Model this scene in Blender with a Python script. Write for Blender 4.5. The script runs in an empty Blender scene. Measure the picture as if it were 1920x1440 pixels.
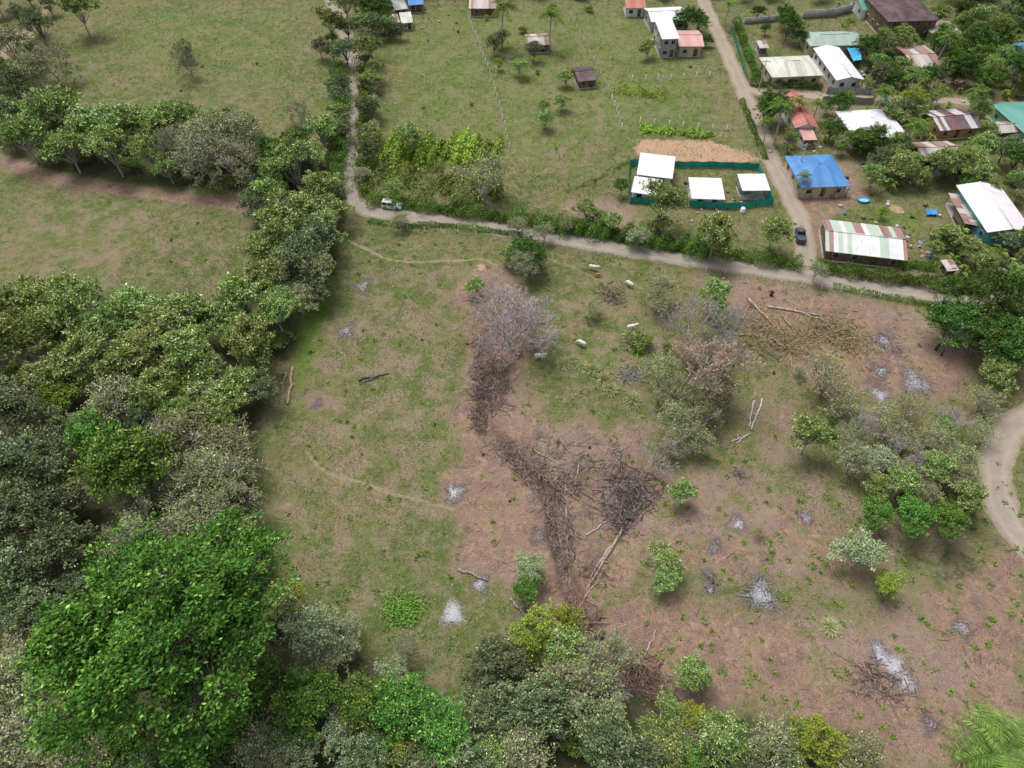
import bpy, math, random
import numpy as np
from mathutils import Vector
rng=np.random.default_rng(7); random.seed(7)
D=bpy.data; SC=bpy.context.scene; COL=SC.collection
# ------------------------------------------------------------------ survey: photo point -> metres on the level z=h
H=90.0; TH=math.radians(50); F=1332.0
sT,cT=math.sin(TH),math.cos(TH)
def P(u,v,h=0.0):
    a=(u-960)/F; b=(v-720)/F
    t=(H-h)/(sT+b*cT)
    return (a*t, t*(cT-b*sT), t)
def PW(pts,h=0.0): return np.array([P(u,v,h)[:2] for u,v in pts])
def smooth(pts,n=8):
    p=np.array(pts,float); q=np.vstack([2*p[0]-p[1],p,2*p[-1]-p[-2]]); out=[]
    for i in range(1,len(q)-2):
        for t in np.linspace(0,1,n,endpoint=False):
            a,b,c,d=q[i-1],q[i],q[i+1],q[i+2]
            out.append(.5*((2*b)+(c-a)*t+(2*a-5*b+4*c-d)*t*t+(-a+3*b-3*c+d)*t**3))
    out.append(p[-1]); return np.array(out)
def dline(X,Y,L,lim=40):
    out=np.full(X.shape,1e3); 
    bb=(X>L[:,0].min()-lim)&(X<L[:,0].max()+lim)&(Y>L[:,1].min()-lim)&(Y<L[:,1].max()+lim)
    x=X[bb]; y=Y[bb]; d=np.full(x.shape,1e3)
    for a,b in zip(L[:-1],L[1:]):
        e=b-a; l2=(e@e)+1e-9
        t=np.clip(((x-a[0])*e[0]+(y-a[1])*e[1])/l2,0,1)
        d=np.minimum(d,np.hypot(x-a[0]-t*e[0],y-a[1]-t*e[1]))
    out[bb]=d; return out
def dpoly(X,Y,L,lim=15):
    L=np.array(L); C=np.vstack([L,L[:1]])
    out=np.full(X.shape,1e3)
    bb=(X>L[:,0].min()-lim)&(X<L[:,0].max()+lim)&(Y>L[:,1].min()-lim)&(Y<L[:,1].max()+lim)
    x=X[bb]; y=Y[bb]; d=np.full(x.shape,1e3); ins=np.zeros(x.shape,bool)
    for a,b in zip(C[:-1],C[1:]):
        e=b-a; l2=(e@e)+1e-9
        t=np.clip(((x-a[0])*e[0]+(y-a[1])*e[1])/l2,0,1)
        d=np.minimum(d,np.hypot(x-a[0]-t*e[0],y-a[1]-t*e[1]))
        if abs(b[1]-a[1])>1e-9:
            c=((a[1]>y)!=(b[1]>y))&(x<(b[0]-a[0])*(y-a[1])/(b[1]-a[1])+a[0]); ins^=c
    out[bb]=np.where(ins,-d,d); return out
def sstep(x,a,b):
    t=np.clip((x-a)/(b-a),0,1); return t*t*(3-2*t)
# ------------------------------------------------------------------ roads / lines (world)
R_main=smooth(PW([(600,-40),(640,40),(655,100),(660,150),(662,210),(660,270),(657,330),(660,368),(690,394),(760,404),(860,418),(950,431),(1060,449),(1180,469),(1300,488),(1420,505),(1530,521),(1650,539),(1760,553),(1850,565),(2000,588)]))
R_north=smooth(PW([(1300,-40),(1318,0),(1345,60),(1372,120),(1400,185),(1425,245),(1450,310),(1478,365),(1500,410),(1508,450),(1512,500)]))
R_east=smooth(PW([(1385,160),(1440,177),(1520,180),(1600,183),(1760,188),(1960,202)]))
R_loop=smooth(PW([(1990,745),(1925,785),(1885,815),(1868,870),(1872,930),(1895,985),(1935,1030),(2000,1060)]))
R_nw=smooth(PW([(-60,180),(0,110),(50,60),(90,0),(120,-40)]))
R_west=smooth(PW([(-60,270),(0,290),(60,322),(140,343),(250,356),(350,372),(450,383),(560,388),(650,390)]))
P_foot=smooth(PW([(655,452),(700,475),(740,490),(800,492),(850,490),(900,483),(930,495)]))
P_foot2=smooth(PW([(1030,485),(1080,503),(1130,530)]))
P_foot3=smooth(PW([(575,845),(610,882),(680,905),(750,930),(850,955)]))
P_trk1=smooth(PW([(1345,880),(1340,960),(1352,1040),(1350,1110),(1300,1180)]))
P_trk2=smooth(PW([(1375,880),(1368,960),(1378,1040),(1385,1090)]))
GUL=smooth(PW([(950,590),(905,650),(918,720),(903,785),(955,845),(1015,905),(1040,975),(1060,1050),(1082,1110),(1100,1165),(1150,1225),(1230,1300),(1290,1380)]))
GUL2=smooth(PW([(1200,930),(1160,1010),(1098,1095)]))
ROADS=[R_main,R_north,R_east,R_loop]
def hgt(X,Y,full=False):
    X=np.atleast_1d(np.asarray(X,float)); Y=np.atleast_1d(np.asarray(Y,float))
    dr=np.full(X.shape,1e3)
    for L in ROADS: dr=np.minimum(dr,dline(X,Y,L,15))
    fl=sstep(dr,3.2,8)
    u=.3*np.sin(X*.11+1.3)*np.cos(Y*.09)+.14*np.sin(X*.31+Y*.23)+.08*np.sin(X*.7-Y*.5+1)+.04*np.sin(X*1.7+Y*1.3)
    u=u*fl*(1-sstep(Y,120,145))
    dg=dline(X,Y,GUL,12); d2=dline(X,Y,GUL2,12)
    w=.3*np.sin(X*1.1)+.3*np.sin(Y*.9+X*.4)
    u-=(1.7-.9*sstep(Y,62,70))*np.exp(-((dg)/(1.25+w))**4)+.9*np.exp(-(dg/5)**2)
    u-=.6*np.exp(-((d2)/(1.2))**2)+.4*np.exp(-(d2/4.)**2)
    return u
def hz(x,y): return float(hgt(x,y)[0])
# ------------------------------------------------------------------ mesh builder
class MB:
    def __init__(s): s.V=[];s.F=[];s.M=[];s.C=[];s.n=0
    def add(s,V,Fc,mat=0,col=(1,1,1)):
        V=np.asarray(V,float).reshape(-1,3); Fc=np.asarray(Fc,int)
        if len(V)==0: return
        s.V.append(V); s.F.append(Fc+s.n); s.M.append(np.full(len(Fc),mat,int))
        c=np.asarray(col,float)
        if c.ndim==1: c=np.tile(c,(len(V),1))
        s.C.append(c); s.n+=len(V)
    def box(s,c,sz,mat=0,col=(1,1,1),rot=0):
        x,y,z=np.array(sz)/2
        v=np.array([[-x,-y,-z],[x,-y,-z],[x,y,-z],[-x,y,-z],[-x,-y,z],[x,-y,z],[x,y,z],[-x,y,z]])
        cr,sr=math.cos(rot),math.sin(rot)
        v=np.stack([v[:,0]*cr-v[:,1]*sr,v[:,0]*sr+v[:,1]*cr,v[:,2]],1)+np.array(c)
        s.add(v,[[0,3,2,1],[4,5,6,7],[0,1,5,4],[1,2,6,5],[2,3,7,6],[3,0,4,7]],mat,col)
    def poly(s,pts,mat=0,thick=0,col=(1,1,1)):
        n=len(pts); p=np.array(pts,float)
        s.add(p,[list(range(n))],mat,col)
        if thick:
            q=p-np.array([0,0,thick]); s.add(q,[list(range(n))[::-1]],mat,col)
            for i in range(n):
                j=(i+1)%n; s.add([p[i],q[i],q[j],p[j]],[[0,1,2,3]],mat,col)
    def tubes(s,A,B,ra,rb,k=4,mat=0,col=(1,1,1)):
        A=np.asarray(A,float).reshape(-1,3);B=np.asarray(B,float).reshape(-1,3);n=len(A)
        if n==0:return
        ra=np.broadcast_to(ra,(n,)).astype(float); rb=np.broadcast_to(rb,(n,)).astype(float)
        d=B-A; d/=np.linalg.norm(d,axis=1,keepdims=True)+1e-9
        ref=np.where(np.abs(d[:,2:3])>.9,np.array([[1.,0,0]]),np.array([[0,0,1.]]))
        x=np.cross(d,ref); x/=np.linalg.norm(x,axis=1,keepdims=True)+1e-9; y=np.cross(d,x)
        th=np.arange(k)*2*math.pi/k
        ring=np.cos(th)[None,:,None]*x[:,None,:]+np.sin(th)[None,:,None]*y[:,None,:]
        V=np.concatenate([A[:,None]+ring*ra[:,None,None],B[:,None]+ring*rb[:,None,None]],1)
        f=np.array([[i,(i+1)%k,k+(i+1)%k,k+i] for i in range(k)])
        Fc=(f[None]+(np.arange(n)*2*k)[:,None,None]).reshape(-1,4)
        c=np.asarray(col,float)
        if c.ndim==2: c=np.repeat(c,2*k,0)
        s.add(V.reshape(-1,3),Fc,mat,c)
        cap=(np.arange(k)[None]+k+(np.arange(n)*2*k)[:,None])
        s.F.append(cap+s.n-2*k*n); s.M.append(np.full(n,mat,int))
    def leaves(s,base,d,nr,L,W,col,mat=0,droop=.15):
        n=len(base)
        if n==0:return
        d=d/(np.linalg.norm(d,axis=1,keepdims=True)+1e-9)
        side=np.cross(d,nr); side/=np.linalg.norm(side,axis=1,keepdims=True)+1e-9
        up=np.cross(side,d)
        L=np.broadcast_to(L,(n,))[:,None]; W=np.broadcast_to(W,(n,))[:,None]
        v=np.stack([base,base+d*L*.5+side*W*.5,base+d*L-up*L*droop,base+d*L*.5-side*W*.5],1)
        c=np.repeat(np.asarray(col),4,0) if np.ndim(col)==2 else col
        s.add(v.reshape(-1,3),(np.arange(n)*4)[:,None]+np.arange(4)[None],mat,c)
    def mesh(s,name,mats,smooth=False):
        me=D.meshes.new(name); V=np.concatenate(s.V)
        me.vertices.add(len(V)); me.vertices.foreach_set('co',V.ravel())
        loops=np.concatenate([f.ravel() for f in s.F]); tot=np.concatenate([np.full(len(f),f.shape[1]) for f in s.F])
        me.loops.add(len(loops)); me.loops.foreach_set('vertex_index',loops.astype(np.int32))
        st=np.concatenate([[0],np.cumsum(tot)[:-1]])
        me.polygons.add(len(tot)); me.polygons.foreach_set('loop_start',st.astype(np.int32))
        me.polygons.foreach_set('material_index',np.concatenate(s.M).astype(np.int32))
        if smooth: me.polygons.foreach_set('use_smooth',np.ones(len(tot),bool))
        a=me.color_attributes.new('Col','FLOAT_COLOR','POINT')
        C=np.concatenate(s.C); a.data.foreach_set('color',np.hstack([C,np.ones((len(C),1))]).ravel())
        for m in mats: me.materials.append(m)
        me.update(calc_edges=True); return me
    def obj(s,name,mats,parent=None,smooth=False,loc=(0,0,0),rot=0):
        o=D.objects.new(name,s.mesh(name,mats,smooth)); COL.objects.link(o); o.location=loc; o.rotation_euler[2]=rot
        if parent: o.parent=parent
        return o
def empty(name,loc,rot=0):
    o=D.objects.new(name,None); o.empty_display_size=.3; COL.objects.link(o); o.location=loc; o.rotation_euler[2]=rot; return o
# ------------------------------------------------------------------ materials
class NT:
    def __init__(s,name):
        s.m=D.materials.new(name); s.m.use_nodes=True; s.t=s.m.node_tree; s.t.nodes.clear()
        s.out=s.t.nodes.new('ShaderNodeOutputMaterial'); s.tc=s.t.nodes.new('ShaderNodeTexCoord')
    def n(s,ty,**k):
        q=s.t.nodes.new(ty)
        for a,b in k.items(): setattr(q,a,b)
        return q
    def l(s,a,b): s.t.links.new(a,b)
    def put(s,v,sock):
        if isinstance(v,bpy.types.NodeSocket): s.l(v,sock)
        else:
            if hasattr(sock.default_value,'__len__') and hasattr(v,'__len__') and len(v)==3: v=(*v,1)
            sock.default_value=v
    def noise(s,sc,det=4,ro=.6,vec=None,dist=0):
        q=s.n('ShaderNodeTexNoise'); q.inputs['Scale'].default_value=sc; q.inputs['Detail'].default_value=det; q.inputs['Roughness'].default_value=ro; q.inputs['Distortion'].default_value=dist
        s.l(vec or s.tc.outputs['Object'],q.inputs['Vector']); return q.outputs[0]
    def math(s,op,a,b=0,c=None,clamp=False):
        q=s.n('ShaderNodeMath',operation=op,use_clamp=clamp); s.put(a,q.inputs[0]); s.put(b,q.inputs[1])
        if c is not None: s.put(c,q.inputs[2])
        return q.outputs[0]
    def ramp(s,v,a,b,c=0,d=1):
        q=s.n('ShaderNodeMapRange',interpolation_type='SMOOTHSTEP'); s.put(v,q.inputs[0])
        for i,x in enumerate((a,b,c,d)): q.inputs[i+1].default_value=x
        return q.outputs[0]
    def mix(s,f,a,b,bt='MIX'):
        q=s.n('ShaderNodeMix',data_type='RGBA',blend_type=bt); s.put(f,q.inputs[0]); s.put(a,q.inputs[6]); s.put(b,q.inputs[7]); return q.outputs[2]
    def bsdf(s,col,rough=.9,bump=None,bs=.5,bd=.1,spec=.2,metal=0):
        q=s.n('ShaderNodeBsdfPrincipled'); s.put(col,q.inputs['Base Color']); s.put(rough,q.inputs['Roughness']); q.inputs['Specular IOR Level'].default_value=spec; q.inputs['Metallic'].default_value=metal
        if bump is not None:
            b=s.n('ShaderNodeBump'); b.inputs['Strength'].default_value=bs; b.inputs['Distance'].default_value=bd; s.l(bump,b.inputs['Height']); s.l(b.outputs[0],q.inputs['Normal'])
        s.l(q.outputs[0],s.out.inputs[0]); return q
def simple(name,col,rough=.7,var=.25,sc=1.5,spec=.3,metal=0):
    t=NT(name); n=t.noise(sc,4,.65)
    c=t.mix(t.ramp(n,.3,.7),tuple(x*(1-var) for x in col),tuple(min(1,x*(1+var*.6)) for x in col)); t.bsdf(c,rough,spec=spec,metal=metal); return t.m
def leafmat(name):
    t=NT(name); a=t.n('ShaderNodeAttribute',attribute_name='Col'); oi=t.n('ShaderNodeObjectInfo')
    hs=t.n('ShaderNodeHueSaturation'); t.l(a.outputs[0],hs.inputs['Color'])
    t.l(t.math('MULTIPLY_ADD',oi.outputs['Random'],.045,.468),hs.inputs['Hue'])
    t.l(t.math('MULTIPLY_ADD',oi.outputs['Random'],.45,.92),hs.inputs['Value'])
    p=t.n('ShaderNodeBsdfDiffuse'); t.l(hs.outputs[0],p.inputs[0]); t.l(p.outputs[0],t.out.inputs[0]); return t.m
def colmat(name,rough=.9):
    t=NT(name); a=t.n('ShaderNodeAttribute',attribute_name='Col'); n=t.noise(3,3)
    q=t.n('ShaderNodeBsdfDiffuse'); t.l(t.mix(t.ramp(n,.3,.7),t.mix(1,a.outputs[0],(.7,.7,.7),'MULTIPLY'),a.outputs[0]),q.inputs[0]); t.l(q.outputs[0],t.out.inputs[0]); return t.m
M_leaf=leafmat('foliage'); M_bark=simple('bark',(.19,.16,.13),.95,.3,4); M_gbark=simple('pale_bark',(.40,.36,.33),.95,.3,4)
M_col=colmat('tinted'); M_lit=colmat('litter')
def groundmat():
    t=NT('ground_soil_and_grass')
    A=t.n('ShaderNodeAttribute',attribute_name='mA'); B=t.n('ShaderNodeAttribute',attribute_name='mB')
    sa=t.n('ShaderNodeSeparateColor'); t.l(A.outputs[0],sa.inputs[0]); sb=t.n('ShaderNodeSeparateColor'); t.l(B.outputs[0],sb.inputs[0])
    dirt,ash,char,lush=sa.outputs[0],sa.outputs[1],sa.outputs[2],A.outputs['Alpha']
    salm,path,forest,dry=sb.outputs[0],sb.outputs[1],sb.outputs[2],B.outputs['Alpha']
    n0=t.noise(.045,3,.6); n1=t.noise(.22,6,.68,dist=.4); n2=t.noise(.9,6,.72); n3=t.noise(4.5,4,.75); n4=t.noise(14,2,.7); n5=t.noise(.5,6,.75,dist=.8)
    def thr(m,k=.7,a=.35,b=.65,nn=n2): return t.ramp(t.math('MULTIPLY_ADD',t.math('SUBTRACT',nn,.5),k*2,m),a,b)
    g=t.mix(t.ramp(n0,.42,.58),(.135,.17,.052),(.20,.195,.078))
    g=t.mix(t.ramp(n1,.44,.57,0,.85),g,(.26,.215,.13))
    g=t.mix(t.ramp(n5,.50,.60,0,.85),g,(.10,.15,.036))
    g=t.mix(t.ramp(n2,.53,.64,0,.7),g,(.29,.255,.15))
    g=t.mix(t.ramp(n2,.46,.37,0,.6),g,(.095,.135,.035))
    g=t.mix(t.ramp(n3,.55,.68,0,.8),g,(.37,.32,.22))
    g=t.mix(t.ramp(n3,.46,.34,0,.75),g,(.06,.085,.025))
    g=t.mix(thr(dry,.85,.3,.8,n1),g,t.mix(t.ramp(n3,.4,.6),(.22,.165,.105),(.37,.29,.205)))
    g=t.mix(thr(lush,.6),g,t.mix(t.ramp(n3,.4,.6),(.11,.195,.03),(.20,.30,.055)))
    d=t.mix(t.ramp(n1,.40,.60),(.365,.235,.165),(.26,.17,.13))
    d=t.mix(t.ramp(n5,.52,.62,0,.85),d,(.43,.28,.185))
    d=t.mix(t.ramp(n2,.47,.36,0,.8),d,(.19,.12,.09))
    d=t.mix(t.ramp(n0,.50,.56,0,.4),d,(.33,.245,.21))
    d=t.mix(t.ramp(n3,.54,.68,0,.7),d,(.15,.10,.075))
    d=t.mix(t.ramp(n4,.58,.68,0,.8),d,(.60,.50,.43))
    gm=t.math('MULTIPLY',t.ramp(n1,.48,.38),t.ramp(n2,.43,.53))
    d=t.mix(t.math('MULTIPLY',gm,.7),d,(.16,.18,.065))
    c=t.mix(thr(dirt,.8,.3,.8,t.math('MULTIPLY_ADD',n5,.5,t.math('MULTIPLY',n1,.5))),g,d)
    c=t.mix(thr(forest,.4),c,t.mix(t.ramp(n2,.4,.6),(.12,.095,.065),(.07,.10,.035)))
    c=t.mix(thr(salm,.5),c,t.mix(t.ramp(n1,.4,.6),(.54,.34,.22),(.46,.32,.21)))
    c=t.mix(thr(path,.7,.35,.7),c,t.mix(t.ramp(n2,.4,.6),(.44,.34,.24),(.33,.25,.175)))
    c=t.mix(t.math('MULTIPLY',thr(char,.9,.2,.9),.85),c,t.mix(t.ramp(n3,.4,.65),(.075,.06,.06),(.20,.165,.16)))
    c=t.mix(t.math('MULTIPLY',thr(ash,1.1,.3,.9,t.math('MULTIPLY_ADD',n3,.6,t.math('MULTIPLY',n2,.4))),.95),c,t.mix(t.ramp(n4,.4,.6),(.40,.40,.44),(.74,.74,.78)))
    hgtn=t.math('ADD',t.math('MULTIPLY',n2,1.2),n3)
    t.bsdf(c,.95,hgtn,.8,.25,.1); return t.m
def roadmat():
    t=NT('gravel_road'); A=t.n('ShaderNodeAttribute',attribute_name='Col'); s=t.n('ShaderNodeSeparateColor'); t.l(A.outputs[0],s.inputs[0])
    n1=t.noise(.3,6,.65); n2=t.noise(1.6,6,.7); n3=t.noise(9,4,.7)
    c=t.mix(t.ramp(n1,.35,.65),(.36,.315,.26),(.29,.255,.215)); c=t.mix(t.ramp(n2,.5,.7,0,.6),c,(.43,.37,.29)); c=t.mix(t.ramp(n3,.55,.7,0,.5),c,(.18,.15,.12))
    e=t.math('ABSOLUTE',t.math('SUBTRACT',s.outputs[0],.45)); c=t.mix(t.ramp(e,.0,.25,.35,0),c,(.46,.40,.33))
    c=t.mix(t.ramp(t.math('ADD',s.outputs[0],t.math('MULTIPLY',t.math('SUBTRACT',n2,.5),1.3)),.68,1.0,0,.9),c,(.22,.19,.11))
    c=t.mix(t.math('MULTIPLY',s.outputs[1],.5),c,(.42,.31,.22))
    t.bsdf(c,.95,n3,.5,.05,.1); return t.m
def roofmat(name,cs,stain=.3,sheet=.85,rough=.5):
    t=NT(name); sp=t.n('ShaderNodeSeparateXYZ'); t.l(t.tc.outputs['Object'],sp.inputs[0])
    fx=t.math('FLOOR',t.math('DIVIDE',sp.outputs[0],sheet)); fy=t.math('GREATER_THAN',sp.outputs[1],0)
    cb=t.n('ShaderNodeCombineXYZ'); t.l(fx,cb.inputs[0]); t.l(fy,cb.inputs[1])
    wn=t.n('ShaderNodeTexWhiteNoise',noise_dimensions='2D'); t.l(cb.outputs[0],wn.inputs[0]); v=wn.outputs[0]
    c=cs[0]
    for i,x in enumerate(cs[1:]):
        th=(i+1)/len(cs); c=t.mix(t.math('GREATER_THAN',v,th),c,x)
    mp=t.n('ShaderNodeMapping'); mp.inputs['Scale'].default_value=(3,.5,1); t.l(t.tc.outputs['Object'],mp.inputs[0])
    n=t.noise(.8,6,.7,mp.outputs[0])
    c=t.mix(t.ramp(n,.5,.75,0,stain),c,(.22,.13,.09)); n2=t.noise(.4,3)
    c=t.mix(t.ramp(n2,.35,.7,0,.22),c,(.35,.34,.33))
    w=t.n('ShaderNodeTexWave',wave_type='BANDS',bands_direction='X'); w.inputs['Scale'].default_value=1.6; t.l(t.tc.outputs['Object'],w.inputs[0])
    t.bsdf(c,rough,w.outputs[1],.4,.05,.35); return t.m
# ------------------------------------------------------------------ ground
def axis(lo,hi,dense_lo,dense_hi,s1,s2):
    a=list(np.arange(dense_lo,dense_hi,s1)); b=list(np.arange(dense_hi,hi,s2)); c=list(np.arange(dense_lo-s2,lo,-s2))[::-1]
    ax=c+a+b; st=s2*1.5; x=ax[-1]; e=[]
    while x<4000: st*=1.35; x+=st; e.append(x)
    st=s2*1.5; x=ax[0]; f=[]
    while x>-4000: st*=1.35; x-=st; f.append(x)
    return np.array(f[::-1]+ax+e)
xs=axis(-190,190,-72,82,.4,.9); ys=axis(0,270,16,125,.36,.8)
X,Y=np.meshgrid(xs,ys); nx,ny=len(xs),len(ys); Xf=X.ravel(); Yf=Y.ravel()
Z=hgt(Xf,Yf)
def fea(d,w): return np.clip(.5-d/(2*w),0,1)
mA=np.zeros((len(Xf),4)); mB=np.zeros((len(Xf),4))
def pol(px,w,val=1): return val*fea(dpoly(Xf,Yf,PW(px)),w)
def mx(arr,i,v): arr[:,i]=np.maximum(arr[:,i],v)
mx(mA,0,pol([(880,500),(840,560),(880,620),(865,720),(835,790),(870,860),(815,900),(855,1000),(850,1070),(940,1095),(1000,1160),(1070,1200),(1130,1150),(1200,1090),(1230,1000),(1260,900),(1220,850),(1210,800),(1150,790),(1020,780),(975,700),(1010,650),(990,560),(940,490)],4,1))
mx(mA,0,pol([(1000,1150),(1070,1190),(1100,1250),(1200,1320),(1400,1360),(1600,1420),(1700,1500),(1960,1500),(1960,1020),(1850,1000),(1700,1100),(1600,1150),(1400,1130),(1200,1080)],5,.82))
mx(mA,0,pol([(1200,1100),(1440,1130),(1640,1150),(1720,1010),(1600,990),(1500,910),(1440,900),(1400,870),(1240,880),(1200,1000)],5,.66))
mx(mA,0,pol([(1290,520),(1400,512),(1560,552),(1700,572),(1760,600),(1860,680),(1800,745),(1650,765),(1540,740),(1470,690),(1400,620),(1330,560)],4,.95))
mx(mA,0,pol([(1060,375),(1160,370),(1215,400),(1200,432),(1120,424),(1050,395)],3,.9))
mx(mA,0,pol([(1445,310),(1600,300),(1640,370),(1560,420),(1740,470),(1560,500),(1480,440)],3,.75))
mx(mA,0,pol([(1400,130),(1900,130),(1900,260),(1700,260),(1430,250)],8,.5))
mx(mA,0,pol([(1370,700),(1520,720),(1560,800),(1520,900),(1400,870),(1340,780)],6,.58)); mx(mA,0,pol([(1560,740),(1860,740),(1850,900),(1600,860)],6,.55))
mx(mA,0,pol([(500,930),(560,930),(570,980),(510,980)],2,.7)); mx(mA,0,pol([(625,1005),(680,1005),(670,1050),(630,1040)],2,.7))
mx(mB,3,pol([(520,640),(640,520),(860,500),(880,860),(840,1100),(700,1150),(560,1050),(520,850)],9,.5))
mx(mB,3,pol([(760,500),(880,500),(870,1100),(760,1000)],7,.6))
mx(mB,3,pol([(1020,480),(1300,560),(1300,800),(1000,760)],8,.5))
mx(mB,3,pol([(0,300),(470,400),(440,540),(0,560)],8,.36))
mx(mB,3,pol([(1000,800),(1900,800),(1900,1100),(1000,1100)],10,.6)); mx(mB,3,pol([(960,120),(1190,150),(1190,300),(960,310)],8,.42))
mx(mB,0,pol([(1205,262),(1330,264),(1400,285),(1425,300),(1350,312),(1200,300),(1190,275)],2))
mx(mA,3,pol([(690,265),(940,270),(950,305),(760,312),(690,300)],3,.9)); mx(mA,3,pol([(1200,235),(1340,245),(1340,258),(1200,250)],2,.9)); mx(mA,3,pol([(1150,150),(1210,150),(1260,180),(1180,190)],4,.7))
mx(mA,3,pol([(540,560),(600,470),(650,440),(640,560),(560,800),(590,860),(540,800)],3,.62)); mx(mA,3,pol([(1480,1120),(1600,1130),(1600,1200),(1480,1180)],4,.4))
mx(mA,3,pol([(1720,1330),(1770,1330),(1775,1385),(1725,1385)],1.2,.9)); mx(mA,3,pol([(1870,1100),(1930,1100),(1930,1200),(1880,1210)],2,.7)); mx(mA,3,pol([(825,780),(850,780),(880,860),(850,860)],1.5,.6))
mx(mA,3,pol([(700,0),(1300,0),(1400,250),(1000,330),(700,260)],10,.42)); mx(mA,3,pol([(150,0),(600,0),(600,190),(200,160)],10,.4))
mx(mA,3,pol([(1560,380),(1750,390),(1740,450),(1620,420)],3,.5)); mx(mA,3,pol([(1010,640),(1200,640),(1180,760),(1020,700)],4,.45))
FOREST=[(0,570),(200,560),(400,560),(500,530),(540,580),(560,640),(500,700),(490,800),(480,900),(490,1000),(520,1120),(600,1190),(720,1240),(880,1330),(900,1700),(-200,1700),(-200,560)]
mx(mB,2,pol(FOREST,4)); mx(mB,2,pol([(480,330),(620,300),(650,400),(620,520),(560,560),(470,500)],3))
mx(mB,2,pol([(-60,200),(330,205),(490,240),(490,345),(330,350),(120,325),(-60,270)],3)); mx(mB,2,pol([(880,1230),(1100,1200),(1300,1330),(1620,1370),(1640,1700),(880,1700)],3,.9))
mx(mB,2,pol([(1600,880),(1850,860),(1840,980),(1680,1000)],4,.6)); mx(mB,2,pol([(1740,560),(1960,570),(1960,700),(1760,640)],3,.8))
mx(mB,2,pol([(1720,1010),(1850,1010),(1880,1100),(1740,1120)],3,.55)); mx(mB,2,pol([(1220,640),(1340,660),(1330,860),(1230,860)],4,.4))
for L,w,k in ((P_foot,.35,.95),(P_foot2,.3,.8),(P_foot3,.35,.9),(P_trk1,.3,.5),(P_trk2,.3,.5)): mx(mB,1,k*fea(dline(Xf,Yf,L)-w,.6))
mx(mB,1,fea(dline(Xf,Yf,R_nw)-2.2,1.2)); mx(mA,0,fea(dline(Xf,Yf,R_west)-2.1,1.6)); mx(mB,1,.45*fea(dline(Xf,Yf,R_west)-1.,1.2))
for L in (R_main,R_north,R_loop,R_east): mx(mB,1,.7*fea(dline(Xf,Yf,L)-2.3,1.0))
mx(mA,0,fea(dline(Xf,Yf,GUL)-3,2)); 
gd=dline(Xf,Yf,GUL); mx(mA,2,.55*fea(gd-.7,1.5)); mx(mA,2,.38*fea(dpoly(Xf,Yf,PW([(900,640),(970,680),(960,780),(1200,810),(1230,900),(1180,1000),(1130,1110),(1060,1100),(1000,960),(890,800)])),3))
ASH=[(680,540,17,.66),(648,620,17,.66),(852,922,18,.88),(900,1096,14,.95),(848,1150,22,1.1),(1512,972,12,.78),(1383,984,17,.8),(1338,1030,12,.65),(1330,1080,12,.65),(1333,1105,12,.65),(1427,1117,29,.84),(1652,1228,20,.95),(1674,1250,25,1.),(1697,1278,22,.95),(1655,640,22,.66),(1650,695,16,.7),(1715,718,27,.8),(1650,742,20,.8),(1805,1175,15,.76),(1745,1358,18,.5),(1010,1000,16,.6),(1040,1020,14,.6),(1155,850,12,.52),(955,730,10,.5),(597,755,12,.42),(1345,1020,9,.5)]
for u,v,r,k in ASH:
    x,y,t=P(u,v); rr=r*t/F; d=np.hypot(Xf-x,(Yf-y)/1.15)*(1+.2*np.sin(3*np.arctan2(Yf-y,Xf-x)+u))
    mx(mA,1,k*fea(d-rr*.75,rr*.8)); mx(mA,2,(.85 if k<1 else .45)*fea(d-rr*1.2,rr*.7))
for u,v,r in [(1157,848,26),(1010,815,24),(1390,890,22),(1870,1020,22),(1665,650,32),(1300,1000,8),(597,755,12),(1195,925,34),(1835,1130,28),(1100,880,40),(1640,720,30),(1720,740,20)]:
    x,y,t=P(u,v); rr=r*t/F; d=np.hypot(Xf-x,Yf-y); mx(mA,2,.7*fea(d-rr*.8,rr*.8))
x,y,t=P(597,755); mx(mA,0,fea(np.hypot(Xf-x,Yf-y)-2,1.5)); x,y,t=P(1680,392); mx(mB,0,fea(np.hypot(Xf-x,Yf-y)-1.5,.6)); x,y,t=P(902,500); mx(mB,0,fea(np.hypot(Xf-x,Yf-y)-1.,1.2))
me=D.meshes.new('ground'); me.vertices.add(nx*ny); me.vertices.foreach_set('co',np.stack([Xf,Yf,Z],1).ravel())
ii=(np.arange(ny-1)[:,None]*nx+np.arange(nx-1)[None]).ravel(); Q=np.stack([ii,ii+1,ii+nx+1,ii+nx],1)
me.loops.add(Q.size); me.loops.foreach_set('vertex_index',Q.ravel().astype(np.int32)); me.polygons.add(len(Q)); me.polygons.foreach_set('loop_start',(np.arange(len(Q))*4).astype(np.int32)); me.polygons.foreach_set('use_smooth',np.ones(len(Q),bool))
for nm,a in (('mA',mA),('mB',mB)):
    at=me.color_attributes.new(nm,'FLOAT_COLOR','POINT'); at.data.foreach_set('color',a.ravel())
me.materials.append(groundmat()); me.update(calc_edges=True); o=D.objects.new('ground',me); COL.objects.link(o)
def samp(x,y):
    i=np.clip(np.searchsorted(xs,x),0,nx-1); j=np.clip(np.searchsorted(ys,y),0,ny-1); k=j*nx+i; return mA[k],mB[k]
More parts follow.
